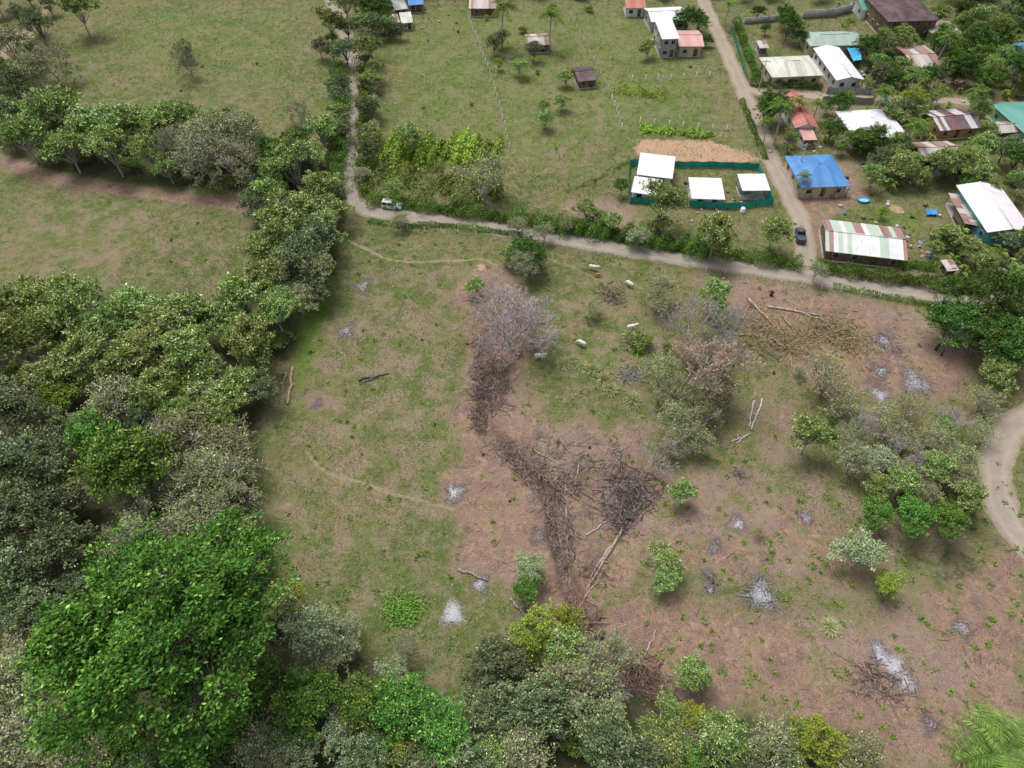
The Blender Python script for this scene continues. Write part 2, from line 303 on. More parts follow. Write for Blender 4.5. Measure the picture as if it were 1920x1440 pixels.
# ------------------------------------------------------------------ roads
M_road=roadmat()
def ribbon(name,L,w,z,tan=0):
    T=np.gradient(L,axis=0); T/=np.linalg.norm(T,axis=1,keepdims=True); N=np.stack([-T[:,1],T[:,0]],1)
    k=9; t=np.linspace(-1,1,k); n=len(L); s=np.cumsum(np.r_[0,np.linalg.norm(np.diff(L,axis=0),axis=1)])
    wl=w/2*(1+.10*np.sin(s*.7)+.06*np.sin(s*1.9+2)); wr=w/2*(1+.10*np.sin(s*.6+4)+.06*np.sin(s*2.3))
    W=np.where(t[None]<0,wl[:,None],wr[:,None])*t[None]
    XY=L[:,None]+N[:,None]*W[...,None]
    zz=np.broadcast_to(z+.05*(1-t**2)[None],(n,k))
    V=np.concatenate([XY,zz[...,None]],2).reshape(-1,3); i=(np.arange(n-1)[:,None]*k+np.arange(k-1)[None]).ravel()
    b=MB(); c=np.stack([np.tile(np.abs(t),n),np.full(n*k,tan),np.zeros(n*k)],1)
    b.add(V,np.stack([i,i+k,i+k+1,i+1],1)[:,::-1],0,c); return b.obj(name,[M_road],smooth=True)
ribbon('road',R_main,4.6,.03); ribbon('road',R_north,4.2,.036,.6); ribbon('road',R_east,3.0,.042,1); ribbon('road',R_loop,5.0,.03,.4)
# ------------------------------------------------------------------ tree library
def rdir(n,zmin=-.2):
    z=rng.uniform(zmin,1,n); a=rng.uniform(0,2*math.pi,n); r=np.sqrt(1-z*z); return np.stack([r*np.cos(a),r*np.sin(a),z],1)
def unit(v): return v/(np.linalg.norm(v,axis=-1,keepdims=True)+1e-9)
def tree_mesh(name,R=4.5,Ht=8.5,th=2.2,K=13,nt=150,lp=26,LL=.5,LW=.26,cr=.6,cA=(.1,.2,.03),cB=(.2,.3,.06),bark=None,sub=.4,zmin=-.1,tr=.2,twig=.025,hl=None,hf=.14):
    """trunk, K limbs each carrying a sub-crown, twigs to leaf clusters, individual leaves"""
    b=MB(); cz=th+(Ht-th)*.42; rz=(Ht-th)*.52
    i=np.arange(K); a=i*2.399+rng.uniform(-.35,.35,K)+rng.uniform(0,6.28); rad=np.sqrt((i+.4)/K)*rng.uniform(.55,1.02,K)
    sz=sub*R*rng.uniform(.5,1.4,K)
    C=np.stack([np.cos(a)*rad*R*.85,np.sin(a)*rad*R*.85,cz+rz*np.sqrt(np.clip(1-rad**2,0,1))*.75*rng.uniform(.4,1.3,K)-rz*.3*(rad>.65)*rng.random(K)],1)
    lean=rng.uniform(-.5,.5,2); base=np.array([0,0,-.5]); fork=np.array([lean[0],lean[1],th])
    b.tubes([base],[fork],tr*1.3,tr*.9,7,1)
    mid=fork+(C-fork)*.5+np.stack([rng.normal(0,.25,K),rng.normal(0,.25,K),rng.uniform(-.4,.1,K)],1)
    b.tubes(np.tile(fork,(K,1)),mid,tr*.5,tr*.32,5,1); b.tubes(mid,C,tr*.32,tr*.14,4,1)
    k=rng.choice(K,nt,p=sz**2/np.sum(sz**2)); d=rdir(nt,zmin); rr=rng.uniform(.4,1,nt)**.6
    stray=rng.random(nt)<.22; rr=np.where(stray,rr*1.45,rr)
    tips=C[k]+d*(sz[k]*rr)[:,None]*np.array([1,1,.75])
    b.tubes(C[k]-[0,0,.15],tips,twig*1.8,twig*.6,3,1)
    n=nt*lp; ti=np.repeat(np.arange(nt),lp)
    off=unit(rng.normal(0,1,(n,3)))*rng.uniform(0,1,(n,1))**.5*cr*(.6+.7*rng.random(nt))[ti][:,None]; off[:,2]*=.6
    dd=rng.normal(0,.6,(n,3))+d[ti]*.5+off/cr*.8; nr=rng.normal(0,.5,(n,3))+np.array([0,0,.9])+d[ti]*.5
    ct=rng.random(nt); sc=rng.random(K)[k]; f=np.clip(ct[ti]*.4+sc[ti]*.3+rng.random(n)*.45-.06,0,1)[:,None]
    col=np.array(cA)*(1-f)+np.array(cB)*f
    if hl is not None:
        m=(rng.random(n)<hf*2*ct[ti]); col[m]=np.array(hl)  # sunlit highlights painted into the colour of randomly picked leaves
    col*=np.exp(rng.normal(0,.28,(n,1)))
    s_=rng.uniform(.6,1.25,n)
    b.leaves(tips[ti]+off,dd,nr,LL*s_,LW*s_,col,0)
    return b.mesh(name,[M_leaf,bark or M_bark])
def bare_mesh(name,R=4.5,Ht=8,bark=None,levels=6,leaf=None,nleaf=0,spread=.55,r0=.2,rmin=.028):
    b=MB(); A=[];Bv=[];ra=[];rb=[];tips=[]
    def rec(p,d,L,r,l):
        q=p+d*L; A.append(p);Bv.append(q);ra.append(r);rb.append(r*.68)
        if l==0: tips.append(q); return
        for i in range(3 if l>1 else 4):
            e=d+np.array(rng.normal(0,spread,3)); e[2]+=.12; e/=np.linalg.norm(e)
            rec(q,e,L*rng.uniform(.62,.88),r*.66,l-1)
    rec(np.array([0,0,-.4]),np.array([0,0,1.]),1.4,r0,0) ; tips.clear()
    for i in range(3):
        e=np.array([math.cos(i*2.1+.3)*.6,math.sin(i*2.1+.3)*.6,.9]); e/=np.linalg.norm(e); rec(np.array([0,0,.9]),e,1.9,r0*.7,levels-1)
    A=np.array(A);Bv=np.array(Bv);ra=np.maximum(np.array(ra),rmin);rb=np.maximum(np.array(rb),rmin*.7)
    mxr=np.percentile(np.hypot(Bv[:,0],Bv[:,1]),96); sx=R/mxr; sz=Ht/Bv[:,2].max(); S=np.array([sx,sx,sz])
    A=A*S;Bv=Bv*S; b.tubes(A,Bv,ra,rb,3,1)
    if nleaf:
        T=np.array(tips)*S; k=rng.integers(0,len(T),nleaf); f=rng.random((nleaf,1)); c=np.array(leaf[0])*(1-f)+np.array(leaf[1])*f
        b.leaves(T[k]+rng.normal(0,.25,(nleaf,3)),rng.normal(0,1,(nleaf,3)),rng.normal(0,.5,(nleaf,3))+[0,0,1],.32,.18,c,0)
    return b.mesh(name,[M_leaf,bark or M_gbark])
def palm_mesh(name,Ht=8,nf=20,fl=3.4,cA=(.08,.16,.03),cB=(.20,.29,.07),tr=.17,bend=.6,leaf=.75,lw=.11,ns=16):
    b=MB(); pts=np.array([np.array([bend*(t**2),0.,Ht*t-.3]) for t in np.linspace(0,1,7)])
    b.tubes(pts[:-1],pts[1:],np.linspace(tr*1.3,tr*.8,6),np.linspace(tr*1.2,tr*.75,6),7,1)
    top=pts[-1]
    for i in range(nf):
        a=i*2.399+rng.uniform(-.2,.2); e=rng.uniform(-.1,1.1); n=ns; d=np.array([math.cos(a)*math.cos(e),math.sin(a)*math.cos(e),math.sin(e)])
        t=np.linspace(0,1,n)[:,None]; L=fl*rng.uniform(.8,1.1); sp=top+d*L*t+np.array([0,0,-1.])*L*.55*t**2
        b.tubes(sp[:-1],sp[1:],.035,.025,3,0,(.2,.24,.08))
        side=np.array([-math.sin(a),math.cos(a),0]); 
        for sgn in (-1,1):
            base=np.repeat(sp[1:],2,0)+rng.normal(0,.04,(2*(n-1),3)); tt=np.repeat(t[1:,0],2)
            dd=side*sgn+d*.5+np.array([0,0,-.45])+rng.normal(0,.1,base.shape); f=rng.random((len(base),1))
            b.leaves(base,dd,np.tile([0,0,1.],(len(base),1))+rng.normal(0,.2,base.shape),leaf*fl/3.4*(1.1-.7*np.abs(tt-.4)),lw,np.array(cA)*(1-f)+np.array(cB)*f,0)
    return b.mesh(name,[M_leaf,M_gbark])
def banana_mesh(name):
    b=MB()
    for s in range(5):
        p=np.array([rng.uniform(-1.3,1.3),rng.uniform(-1.3,1.3),-.2]); h=rng.uniform(1.6,3); top=p+[0,0,h]
        b.tubes([p],[top],.15,.09,6,0,(.18,.22,.08))
        for i in range(8):
            a=rng.uniform(0,6.28); e=rng.uniform(.3,1.2); L=rng.uniform(1.5,2.3); d=np.array([math.cos(a)*math.cos(e),math.sin(a)*math.cos(e),math.sin(e)]); sd=np.array([-math.sin(a),math.cos(a),0])
            t=np.linspace(0,1,6)[:,None]; sp=top+d*L*t+np.array([0,0,-.5])*L*t**2; w=.33*np.sin(np.linspace(.25,3.0,6))[:,None]
            V=np.concatenate([sp-sd*w+[0,0,.06],sp,sp+sd*w+[0,0,.06]]); f=[]
            for j in range(5): f+= [[j,j+1,7+j,6+j],[6+j,7+j,13+j,12+j]]
            k=rng.random(); b.add(V,f,0,np.array((.09,.18,.03))*(1-k)+np.array((.24,.35,.08))*k)
    return b.mesh(name,[M_leaf,M_bark])
def mound_mesh(name,cA,cB,n=900,L=.9,R=.35,W=.07):
    b=MB(); d=rdir(n,.05); f=rng.random((n,1)); b.leaves(d*R*rng.random((n,1))*np.array([1,1,.3]),d+[0,0,.25],rng.normal(0,.4,(n,3))+d*[1,1,0]*.2+[0,0,.6],L*rng.uniform(.7,1.2,n),W,np.array(cA)*(1-f)+np.array(cB)*f,0,.45)
    return b.mesh(name,[M_leaf])
LIB={}
LIB['g']=[tree_mesh('broadleaf_a%d'%i,K=16,nt=210,lp=31,LL=.45,LW=.2,cr=.58,cA=(.085,.16,.037),cB=(.25,.345,.095),hl=(.45,.51,.25),hf=.17,bark=M_gbark,sub=.35) for i in range(6)]
LIB['G']=[tree_mesh('broadleaf_b%d'%i,K=14,nt=230,lp=34,LL=.38,LW=.21,cr=.6,cA=(.035,.105,.02),cB=(.125,.25,.048),hl=(.23,.36,.085),sub=.36) for i in range(3)]
LIB['d']=[tree_mesh('broadleaf_c%d'%i,K=18,nt=240,lp=30,LL=.32,LW=.19,cr=.55,cA=(.055,.09,.038),cB=(.185,.235,.11),hl=(.32,.37,.2),sub=.34) for i in range(4)]
LIB['m']=[tree_mesh('broadleaf_d%d'%i,K=13,nt=220,lp=36,LL=.38,LW=.19,cr=.6,cA=(.022,.065,.015),cB=(.085,.17,.038),hl=(.17,.25,.07),th=1.4,Ht=8,sub=.42) for i in range(2)]
LIB['o']=[tree_mesh('broadleaf_e%d'%i,K=17,nt=210,lp=17,LL=.34,LW=.19,cr=.7,cA=(.12,.155,.06),cB=(.31,.33,.16),hl=(.42,.44,.26),bark=M_gbark,twig=.045,sub=.36) for i in range(4)]
LIB['p']=[tree_mesh('broadleaf_f%d'%i,K=14,nt=170,lp=20,LL=.36,LW=.21,cr=.65,cA=(.16,.215,.10),cB=(.32,.38,.21),bark=M_gbark,twig=.035,sub=.36) for i in range(3)]
LIB['y']=[tree_mesh('broadleaf_g%d'%i,K=13,nt=180,lp=26,LL=.38,LW=.22,cr=.55,cA=(.13,.21,.03),cB=(.33,.40,.07),sub=.36) for i in range(2)]
LIB['s']=[tree_mesh('shrub_%d'%i,R=3.6,Ht=3.4,th=.4,K=11,nt=120,lp=28,LL=.38,LW=.2,cr=.55,cA=(.07,.13,.03),cB=(.22,.31,.085),tr=.08,zmin=0,sub=.36) for i in range(3)]
LIB['w']=[tree_mesh('shrubw_%d'%i,R=4.5,Ht=6.5,th=1,K=16,nt=200,lp=8,LL=.34,LW=.19,cr=.8,cA=(.15,.185,.065),cB=(.33,.365,.16),bark=M_gbark,twig=.032) for i in range(3)]
M_lil=simple('dry_wood_grey',(.45,.395,.38),.95,.15,3); M_red=simple('dry_wood_red',(.47,.375,.31),.95,.2,3)
LIB['b']=[bare_mesh('bare_%d'%i,bark=M_lil,levels=6) for i in range(3)]
LIB['r']=[bare_mesh('bare_r%d'%i,bark=M_red,levels=6,leaf=((.38,.26,.16),(.5,.40,.28)),nleaf=700) for i in range(2)]
LIB['t']=[bare_mesh('twiggy_%d'%i,bark=M_gbark,levels=6,leaf=((.15,.185,.07),(.31,.34,.16)),nleaf=1900,rmin=.032) for i in range(3)]
LIB['B']=[tree_mesh('giant',R=12,Ht=20,th=5,K=38,nt=1050,lp=58,LL=.42,LW=.22,cr=.95,cA=(.03,.10,.018),cB=(.115,.24,.04),hl=(.21,.35,.075),tr=.6,twig=.05,sub=.24)]
LIB['c']=[palm_mesh('palm_%d'%i) for i in range(2)]; LIB['n']=[banana_mesh('banana_%d'%i) for i in range(3)]
LIB['k']=[mound_mesh('mound_%d'%i,(.28,.31,.13),(.5,.51,.27),420,.9,.35,.09) for i in range(2)]
LIB['v']=[mound_mesh('weed_%d'%i,(.08,.19,.03),(.2,.36,.06),120,.6,.5,.2) for i in range(3)]
LIB['P']=[palm_mesh('fan',Ht=2.5,nf=42,fl=4.5,cA=(.07,.15,.025),cB=(.24,.35,.09),tr=.25,bend=.1,leaf=.8,lw=.07,ns=24)]
INFO={'g':(9.6,8.5,'broadleaf_tree'),'G':(9.6,8.5,'broadleaf_tree'),'d':(9.6,8.5,'broadleaf_tree'),'m':(9.6,8,'mango_tree'),'o':(9.6,8.5,'olive_green_tree'),'p':(9.6,8.5,'pale_leaved_tree'),'y':(9.6,8.5,'yellow_green_tree'),'s':(7.6,3.6,'shrub'),'w':(9.6,6.5,'sparse_shrub'),'b':(9,8,'bare_tree'),'r':(9,8,'dry_tree'),'t':(9,8,'twiggy_tree'),'B':(23,19,'large_broadleaf_tree'),'c':(6.5,8.5,'coconut_palm'),'n':(5,3.5,'banana_plant'),'k':(1.9,.9,'grass_clump'),'v':(1.4,.6,'weed_plant'),'P':(9,5,'palm_shrub')}
def put(ty,x,y,s,zs=1,name=None):
    me=random.choice(LIB[ty]); o=D.objects.new(name or INFO[ty][2],me); COL.objects.link(o)
    o.location=(x,y,hz(x,y)-.05); a=random.uniform(.85,1.17); o.scale=(s*a,s*(2-a),s*zs*random.uniform(.85,1.2)); o.rotation_euler=(random.uniform(-.06,.06),random.uniform(-.06,.06),random.uniform(0,6.28)); return o
def T(ty,*pts,zs=1):
    for q in pts:
        u,v,d=q[:3]; dm,ht,_=INFO[ty]; h=0
        for _ in range(4):
            x,y,t=P(u,v,h); s=d*t/F/dm; h=min(25,s*ht*zs*(.72 if ty in 'cP' else .58))
        put(ty,x,y,s,zs)
OBST=[]
def fill(px,h,sp,types,smin,smax,zs=1,avoid=True,jit=1):
    L=PW(px,h); x0,y0=L.min(0); x1,y1=L.max(0); pts=[]
    n=int((x1-x0)*(y1-y0)/(sp*sp)*3)+5
    C=np.stack([rng.uniform(x0,x1,n),rng.uniform(y0,y1,n)],1); ok=dpoly(C[:,0],C[:,1],L)<0
    if avoid:
        for R_,w in ((R_main,3.3),(R_north,3.2),(R_east,2.6),(R_loop,4)): ok&=dline(C[:,0],C[:,1],R_)>w
    C=C[ok]
    for c in C:
        if avoid and any(math.hypot(c[0]-o[0],c[1]-o[1])<o[2] for o in OBST): continue
        if all((c[0]-p[0])**2+(c[1]-p[1])**2>sp*sp for p in pts):
            pts.append(c); put(random.choice(types),c[0],c[1],random.uniform(smin,smax),zs)
# ------------------------------------------------------------------ buildings
RM={'white':roofmat('roof_white',[(.84,.84,.85),(.8,.8,.82)],.04),'cream':roofmat('roof_cream',[(.62,.6,.48),(.72,.71,.62),(.54,.56,.44)],.3),'red':roofmat('roof_red',[(.5,.14,.10),(.56,.19,.14)],.12),
'pink':roofmat('roof_pink',[(.66,.33,.30),(.68,.4,.36)],.1),'pinkwhite':roofmat('roof_pinkwhite',[(.84,.79,.81),(.82,.76,.78)],.04),'rust':roofmat('roof_rust',[(.28,.15,.12),(.58,.53,.50),(.36,.22,.18),(.5,.44,.4)],.5),'maroon':roofmat('roof_maroon',[(.075,.03,.035),(.09,.037,.04)],.1),
'mstripe':roofmat('roof_mstripe',[(.15,.07,.08),(.18,.09,.09),(.6,.58,.58),(.13,.07,.09)],.2),'teal':roofmat('roof_teal',[(.08,.32,.26),(.1,.36,.29)],.1),'lgreen':roofmat('roof_lgreen',[(.35,.45,.38),(.39,.48,.42)],.3),
'blue':roofmat('roof_blue',[(.05,.22,.55),(.07,.27,.62)],.06),'stripe':roofmat('roof_stripe',[(.8,.8,.8),(.35,.2,.17),(.75,.76,.75),(.5,.6,.48),(.28,.15,.13),(.78,.78,.78)],.35),'grey':roofmat('roof_grey',[(.4,.4,.4),(.33,.32,.31),(.5,.5,.5)],.4)}
WM={'beige':simple('wall_beige',(.55,.45,.3),.8,.12,.8),'grey':simple('wall_grey',(.4,.4,.39),.85,.15,.8),'teal':simple('wall_teal',(.12,.42,.42),.8,.1,.8),'white':simple('wall_white',(.7,.7,.68),.8,.1,.8),'wood':simple('wall_wood',(.2,.13,.08),.9,.3,2),'green':simple('wall_green',(.25,.45,.3),.8,.1),'orange':simple('wall_orange',(.5,.28,.12),.8,.1)}
M_glass=simple('window_glass',(.03,.04,.05),.15,.1,spec=.6); M_frame=simple('frame',(.6,.6,.58),.6,.1); M_door=simple('door_wood',(.16,.09,.05),.7,.2); M_slab=simple('concrete',(.4,.38,.35),.9,.2,.7); M_post=simple('post_wood',(.3,.27,.23),.9,.2)
def house(name,q,roof,wall='beige',he=2.7,kind='gable',rise=1.2,ridge='x',inset=.5,open_=False,porch=False):
    W=[np.array(P(u,v,he)[:2]) for u,v in q]; c=sum(W)/4
    ux=(W[1]-W[0])+(W[2]-W[3]); ux/=np.linalg.norm(ux); uy=np.array([-ux[1],ux[0]])
    w=(np.dot(W[1]-W[0],ux)+np.dot(W[2]-W[3],ux))/2; d=(np.dot(W[0]-W[3],uy)+np.dot(W[1]-W[2],uy))/2
    ang=math.atan2(ux[1],ux[0])
    if ridge=='y': w,d=d,w; ang+=math.pi/2
    OBST.append((c[0],c[1],.5*math.hypot(w,d)*.9+.5))
    e=empty(name,(c[0],c[1],hz(*c)),ang)
    b=MB(); X2,Y2=w/2,d/2; z=he
    wi,di=X2-inset,Y2-inset
    if kind=='gable':
        b.poly([(-X2,-Y2,z),(X2,-Y2,z),(X2,0,z+rise),(-X2,0,z+rise)],0,.08); b.poly([(X2,Y2,z),(-X2,Y2,z),(-X2,0,z+rise),(X2,0,z+rise)],0,.08); b.box((0,0,z+rise+.03),(w+.1,.4,.05),0)
    elif kind=='hip':
        r=max(.3,X2-Y2*.9)
        b.poly([(-X2,-Y2,z),(X2,-Y2,z),(r,0,z+rise),(-r,0,z+rise)],0,.08); b.poly([(X2,Y2,z),(-X2,Y2,z),(-r,0,z+rise),(r,0,z+rise)],0,.08)
        b.poly([(X2,-Y2,z),(X2,Y2,z),(r,0,z+rise)],0,.08); b.poly([(-X2,Y2,z),(-X2,-Y2,z),(-r,0,z+rise)],0,.08); b.box((0,0,z+rise+.02),(2*r,.3,.06),0)
    else:
        b.poly([(-X2,-Y2,z),(X2,-Y2,z),(X2,Y2,z+rise),(-X2,Y2,z+rise)],0,.08)
    b.obj('roof',[RM[roof]],e)
    b=MB(); b.box((0,0,.02),(w-.4,d-.4,.3),0); b.obj('floor_slab',[M_slab],e)
    b=MB()
    if open_:
        for sx in (-1,0,1):
            for sy in (-1,1): b.box((sx*(X2-.3),sy*(Y2-.3),he/2),(.12,.12,he-.1+(rise*.9 if (kind=='shed' and sy>0) else 0)),0)
        b.obj('posts',[M_post],e)
        b=MB(); b.box((-X2*.45,Y2*.3,1.1),(X2*.8,Y2*1.0,1.9),0); b.obj('store_room',[WM[wall]],e)
        return e
    zt=z-.09
    v=[(-wi,-di,-.4),(wi,-di,-.4),(wi,di,-.4),(-wi,di,-.4),(-wi,-di,zt),(wi,-di,zt),(wi,di,zt),(-wi,di,zt)]
    b.add(v,[[0,1,5,4],[1,2,6,5],[2,3,7,6],[3,0,4,7]],0)
    if kind=='gable':
        zr=z+rise*(1)-.12
        for s in (-1,1): b.add([(s*wi,-di,zt),(s*wi,di,zt),(s*wi,0,zr)],[[0,1,2]],0)
    if kind=='shed':
        k=rise*.95
        b.add([(-wi,-di,zt),(-wi,di,zt),(-wi,di,zt+k)],[[0,1,2]],0); b.add([(wi,-di,zt),(wi,di,zt),(wi,di,zt+k)],[[0,1,2]],0); b.add([(-wi,di,zt),(wi,di,zt),(wi,di,zt+k),(-wi,di,zt+k)],[[0,1,2,3]],0)
    b.obj('walls',[WM[wall]],e)
    b=MB(); f=MB(); fl=[0] if he<4 else [0,2.6]
    for zf in fl:
        n=max(2,int(w/3))
        for i in range(n):
            x=-wi+(i+.5)*2*wi/n
            for s in (-1,1):
                if i==n//2 and s==-1 and zf==0: continue
                f.box((x,s*(di+.02),1.5+zf),(1.25,.06,1.15),0); b.box((x,s*(di+.04),1.5+zf),(1.05,.06,.95),0)
        n=max(1,int(d/3.5))
        for i in range(n):
            y=-di+(i+.5)*2*di/n
            for s in (-1,1): f.box((s*(wi+.02),y,1.5+zf),(.06,1.25,1.15),0); b.box((s*(wi+.04),y,1.5+zf),(.06,1.05,.95),0)
    f.obj('window_frames',[M_frame],e); b.obj('windows',[M_glass],e)
    b=MB(); n=max(2,int(w/3)); b.box((-wi+(n//2+.5)*2*wi/n,-(di+.03),1.05),(.95,.06,2.1),0); b.obj('door',[M_door],e)
    if porch:
        b=MB(); 
        for i in range(5): b.box((-X2+.2+i*(w-.4)/4,-Y2+.12,he/2),(.14,.14,he-.1),0)
        b.obj('porch_posts',[M_post],e)
    return e
house('house',[(1170,-4),(1207,-4),(1210,15),(1172,15)],'red','white')
house('house',[(1212,15),(1283,12),(1285,38),(1216,42)],'white','grey',3,'gable',1)
house('house',[(1228,36),(1262,36),(1270,72),(1238,74)],'white','grey',5.2,'shed',.6)
house('house',[(1268,56),(1316,58),(1314,86),(1268,88)],'pink','beige',3,'gable',1)
house('shack',[(985,64),(1028,62),(1028,84),(987,86)],'rust','wood',2.3,'gable',.9)
house('shack',[(1075,125),(1114,122),(1114,150),(1080,154)],'maroon','wood',2.2,'gable',.8)
house('shack',[(735,2),(760,0),(762,16),(738,20)],'grey','wood',2.4,'shed',.5)
house('shack',[(764,-6),(792,-8),(794,8),(766,10)],'blue','wood',2.4,'shed',.5)
house('shack',[(750,27),(772,25),(773,42),(751,44)],'cream','white',2.2,'shed',.5)
house('shack',[(732,30),(748,29),(749,46),(734,48)],'rust','wood',2.2,'shed',.5)
house('house',[(878,-6),(930,-6),(932,16),(882,16)],'rust','wood',2.4)
house('house',[(1602,-8),(1650,-8),(1652,18),(1610,20)],'teal','white')
house('two_storey_house',[(1632,-10),(1728,-12),(1745,38),(1652,42)],'maroon','wood',5.0,'hip',1.8)
house('shack',[(1733,42),(1786,40),(1804,66),(1746,70)],'rust','grey',2.4,'gable',.8,'y')
house('house',[(1508,60),(1614,58),(1617,84),(1512,87)],'lgreen','beige',2.8,'hip',1.2)
house('house',[(1430,108),(1524,103),(1538,142),(1441,145)],'cream','beige',2.8,'hip',1.5)
house('house',[(1540,90),(1592,88),(1601,150),(1552,151)],'white','white',2.9,'gable',.8,'y',porch=True)
house('shack',[(1690,86),(1748,85),(1756,126),(1700,128)],'rust','wood',2.4,'gable',.7)
house('house',[(1470,180),(1513,181),(1527,240),(1482,241)],'red','white',2.8,'gable',1.2,'y')
house('shack',[(1500,242),(1526,242),(1528,262),(1502,263)],'pink','white',2.2,'shed',.4)
house('house',[(1577,207),(1663,205),(1682,256),(1592,262)],'white','white',2.8,'hip',1.6)
house('shack',[(1660,228),(1684,226),(1693,250),(1672,252)],'white','teal',2.3,'shed',.3,open_=True)
house('house',[(1738,208),(1806,202),(1836,240),(1752,246)],'mstripe','orange',2.6,'gable',1)
house('house',[(1710,266),(1784,264),(1797,298),(1721,302)],'rust','wood',2.5,'gable',1)
house('shack',[(1855,229),(1898,226),(1908,248),(1866,250)],'rust','wood',2.3,'gable',.8)
house('house',[(1880,194),(1950,188),(1970,250),(1903,256)],'teal','green',3,'hip',1.6)
house('blue_roof_house',[(1480,293),(1568,290),(1585,350),(1493,353)],'blue','beige',2.8,'hip',1.7,porch=True)
house('long_barn',[(1541,410),(1692,427),(1698,488),(1547,470)],'stripe','wood',2.5,'gable',1.1)
house('barn',[(1804,347),(1890,350),(1922,436),(1838,438)],'pinkwhite','teal',3.2,'gable',.9,'y')
house('shack',[(1782,366),(1806,362),(1834,425),(1802,418)],'rust','wood',2.2,'shed',.4,'y',open_=True)
house('shack',[(1768,490),(1790,488),(1792,508),(1770,510)],'rust','wood',1.9,'shed',.3)
house('house',[(1905,80),(1960,78),(1960,106),(1910,108)],'blue','white',2.6)
house('cottage',[(1203,289),(1269,297),(1258,334),(1191,326)],'white','white',2.6,'shed',.5)
house('cottage',[(1190,332),(1240,341),(1238,367),(1183,361)],'white','white',2.4,'shed',.4)
house('cottage',[(1293,334),(1355,336),(1357,373),(1294,371)],'white','white',2.4,'shed',.4)
house('carport',[(1384,330),(1433,330),(1444,358),(1389,359)],'white','grey',2.5,'shed',.4,open_=True)
house('shed',[(1420,78),(1438,78),(1440,90),(1422,90)],'rust','wood',2.0,'shed',.3)
# ------------------------------------------------------------------ fences
def clothfence(name,px,h,mat,post=M_post):
    L=PW(px); e=empty(name,(L[0][0],L[0][1],0)); b=MB(); p=MB(); o=np.array([L[0][0],L[0][1]])
    for a,c in zip(L[:-1],L[1:]):
        n=max(1,int(np.linalg.norm(c-a)/.5)); pts=[a+(c-a)*i/n for i in range(n+1)]; T_=(c-a)/np.linalg.norm(c-a); N=np.array([-T_[1],T_[0]])
        V=[];Fc=[]
        for i,q in enumerate(pts):
            w=q+N*.06*math.sin(i*1.3)-o; z=hz(*q); V+=[(w[0],w[1],z+.03),(w[0],w[1],z+h*(1+.04*math.sin(i*.9)))]
            if i: Fc.append([2*i-2,2*i,2*i+1,2*i-1])
        b.add(V,Fc,0)
        m=max(1,int(np.linalg.norm(c-a)/2.5))
        for i in range(m+1):
            q=a+(c-a)*i/m; z=hz(*q); p.tubes([(q[0]-o[0]+N[0]*.12,q[1]-o[1]+N[1]*.12,z-.2)],[(q[0]-o[0]+N[0]*.12,q[1]-o[1]+N[1]*.12,z+h+.15)],.05,.045,5)
    b.obj('netting',[mat],e); p.obj('posts',[post],e)
def wirefence(name,px,sp=3,h=1.3,r=.09):
    L=PW(px); e=empty(name,(L[0][0],L[0][1],0)); p=MB(); w=MB(); o=L[0]; prev=None
    s=np.r_[0,np.cumsum(np.linalg.norm(np.diff(L,axis=0),axis=1))]; n=int(s[-1]/sp)
    for i in range(n+1):
        t=i*sp; x=np.interp(t,s,L[:,0])+random.uniform(-.1,.1); y=np.interp(t,s,L[:,1])+random.uniform(-.1,.1); z=hz(x,y); q=np.array([x-o[0],y-o[1],z])
        p.tubes([q+[0,0,-.2]],[q+[random.uniform(-.08,.08),random.uniform(-.08,.08),h]],r,r*.9,6)
        if prev is not None:
            for k in (.35,.75,1.15): w.tubes([prev+[0,0,k*h/1.3]],[q+[0,0,k*h/1.3]],.012,.012,3)
        prev=q
    p.obj('posts',[M_fpost],e); w.obj('wires',[M_wire],e)
M_fpost=simple('pale_post',(.74,.71,.64),.9,.1); M_wire=simple('wire',(.3,.3,.3),.5,.1,metal=.5)
M_net=simple('green_netting',(.02,.36,.29),.7,.25,.6)
clothfence('netting_fence',[(1262,314),(1330,315),(1420,318),(1447,386),(1360,392),(1290,388),(1180,380),(1178,345)],1.6,M_net)
clothfence('netting_fence',[(1178,345),(1180,312),(1200,309)],1.6,M_net)
wirefence('wire_fence',[(880,42),(900,90),(918,140),(938,205),(957,285)],3.2,1.6,.15)
wirefence('wire_fence',[(1148,190),(1158,215),(1166,245)],2.6,1.5,.13)
wirefence('wire_fence',[(1185,152),(1250,150),(1345,143)],3.4,1.5,.15)
wirefence('wire_fence',[(1200,230),(1270,238),(1390,247)],3.4,1.5,.14)
wirefence('wire_fence',[(1070,30),(1100,90),(1150,190)],4,1.3)
wirefence('wire_fence',[(700,430),(860,440),(1000,458),(1200,490),(1400,520),(1620,556),(1800,578)],3.5,1.3,.06)
clothfence('sheet_metal_fence',[(1540,193),(1632,196),(1640,178),(1548,176)],1.7,simple('grey_sheet',(.3,.31,.31),.5,.2))
clothfence('green_fence',[(1652,172),(1668,215),(1680,240)],1.5,simple('green_sheet',(.03,.2,.12),.6,.2))
clothfence('green_fence',[(1372,60),(1385,105),(1400,150)],1.5,simple('green_sheet2',(.04,.22,.14),.6,.2))
def wall(name,px,h,m):
    L=PW(px); b=MB(); o=L[0]
    for a,c in zip(L[:-1],L[1:]):
        d=c-a; l=np.linalg.norm(d); mm=(a+c)/2-o; b.box((mm[0],mm[1],h/2-.1),(l,.18,h+.2),0,rot=math.atan2(d[1],d[0])); b.box((mm[0],mm[1],h+.05),(l,.26,.1),0,rot=math.atan2(d[1],d[0]))
    b.obj(name,[m],loc=(o[0],o[1],0))
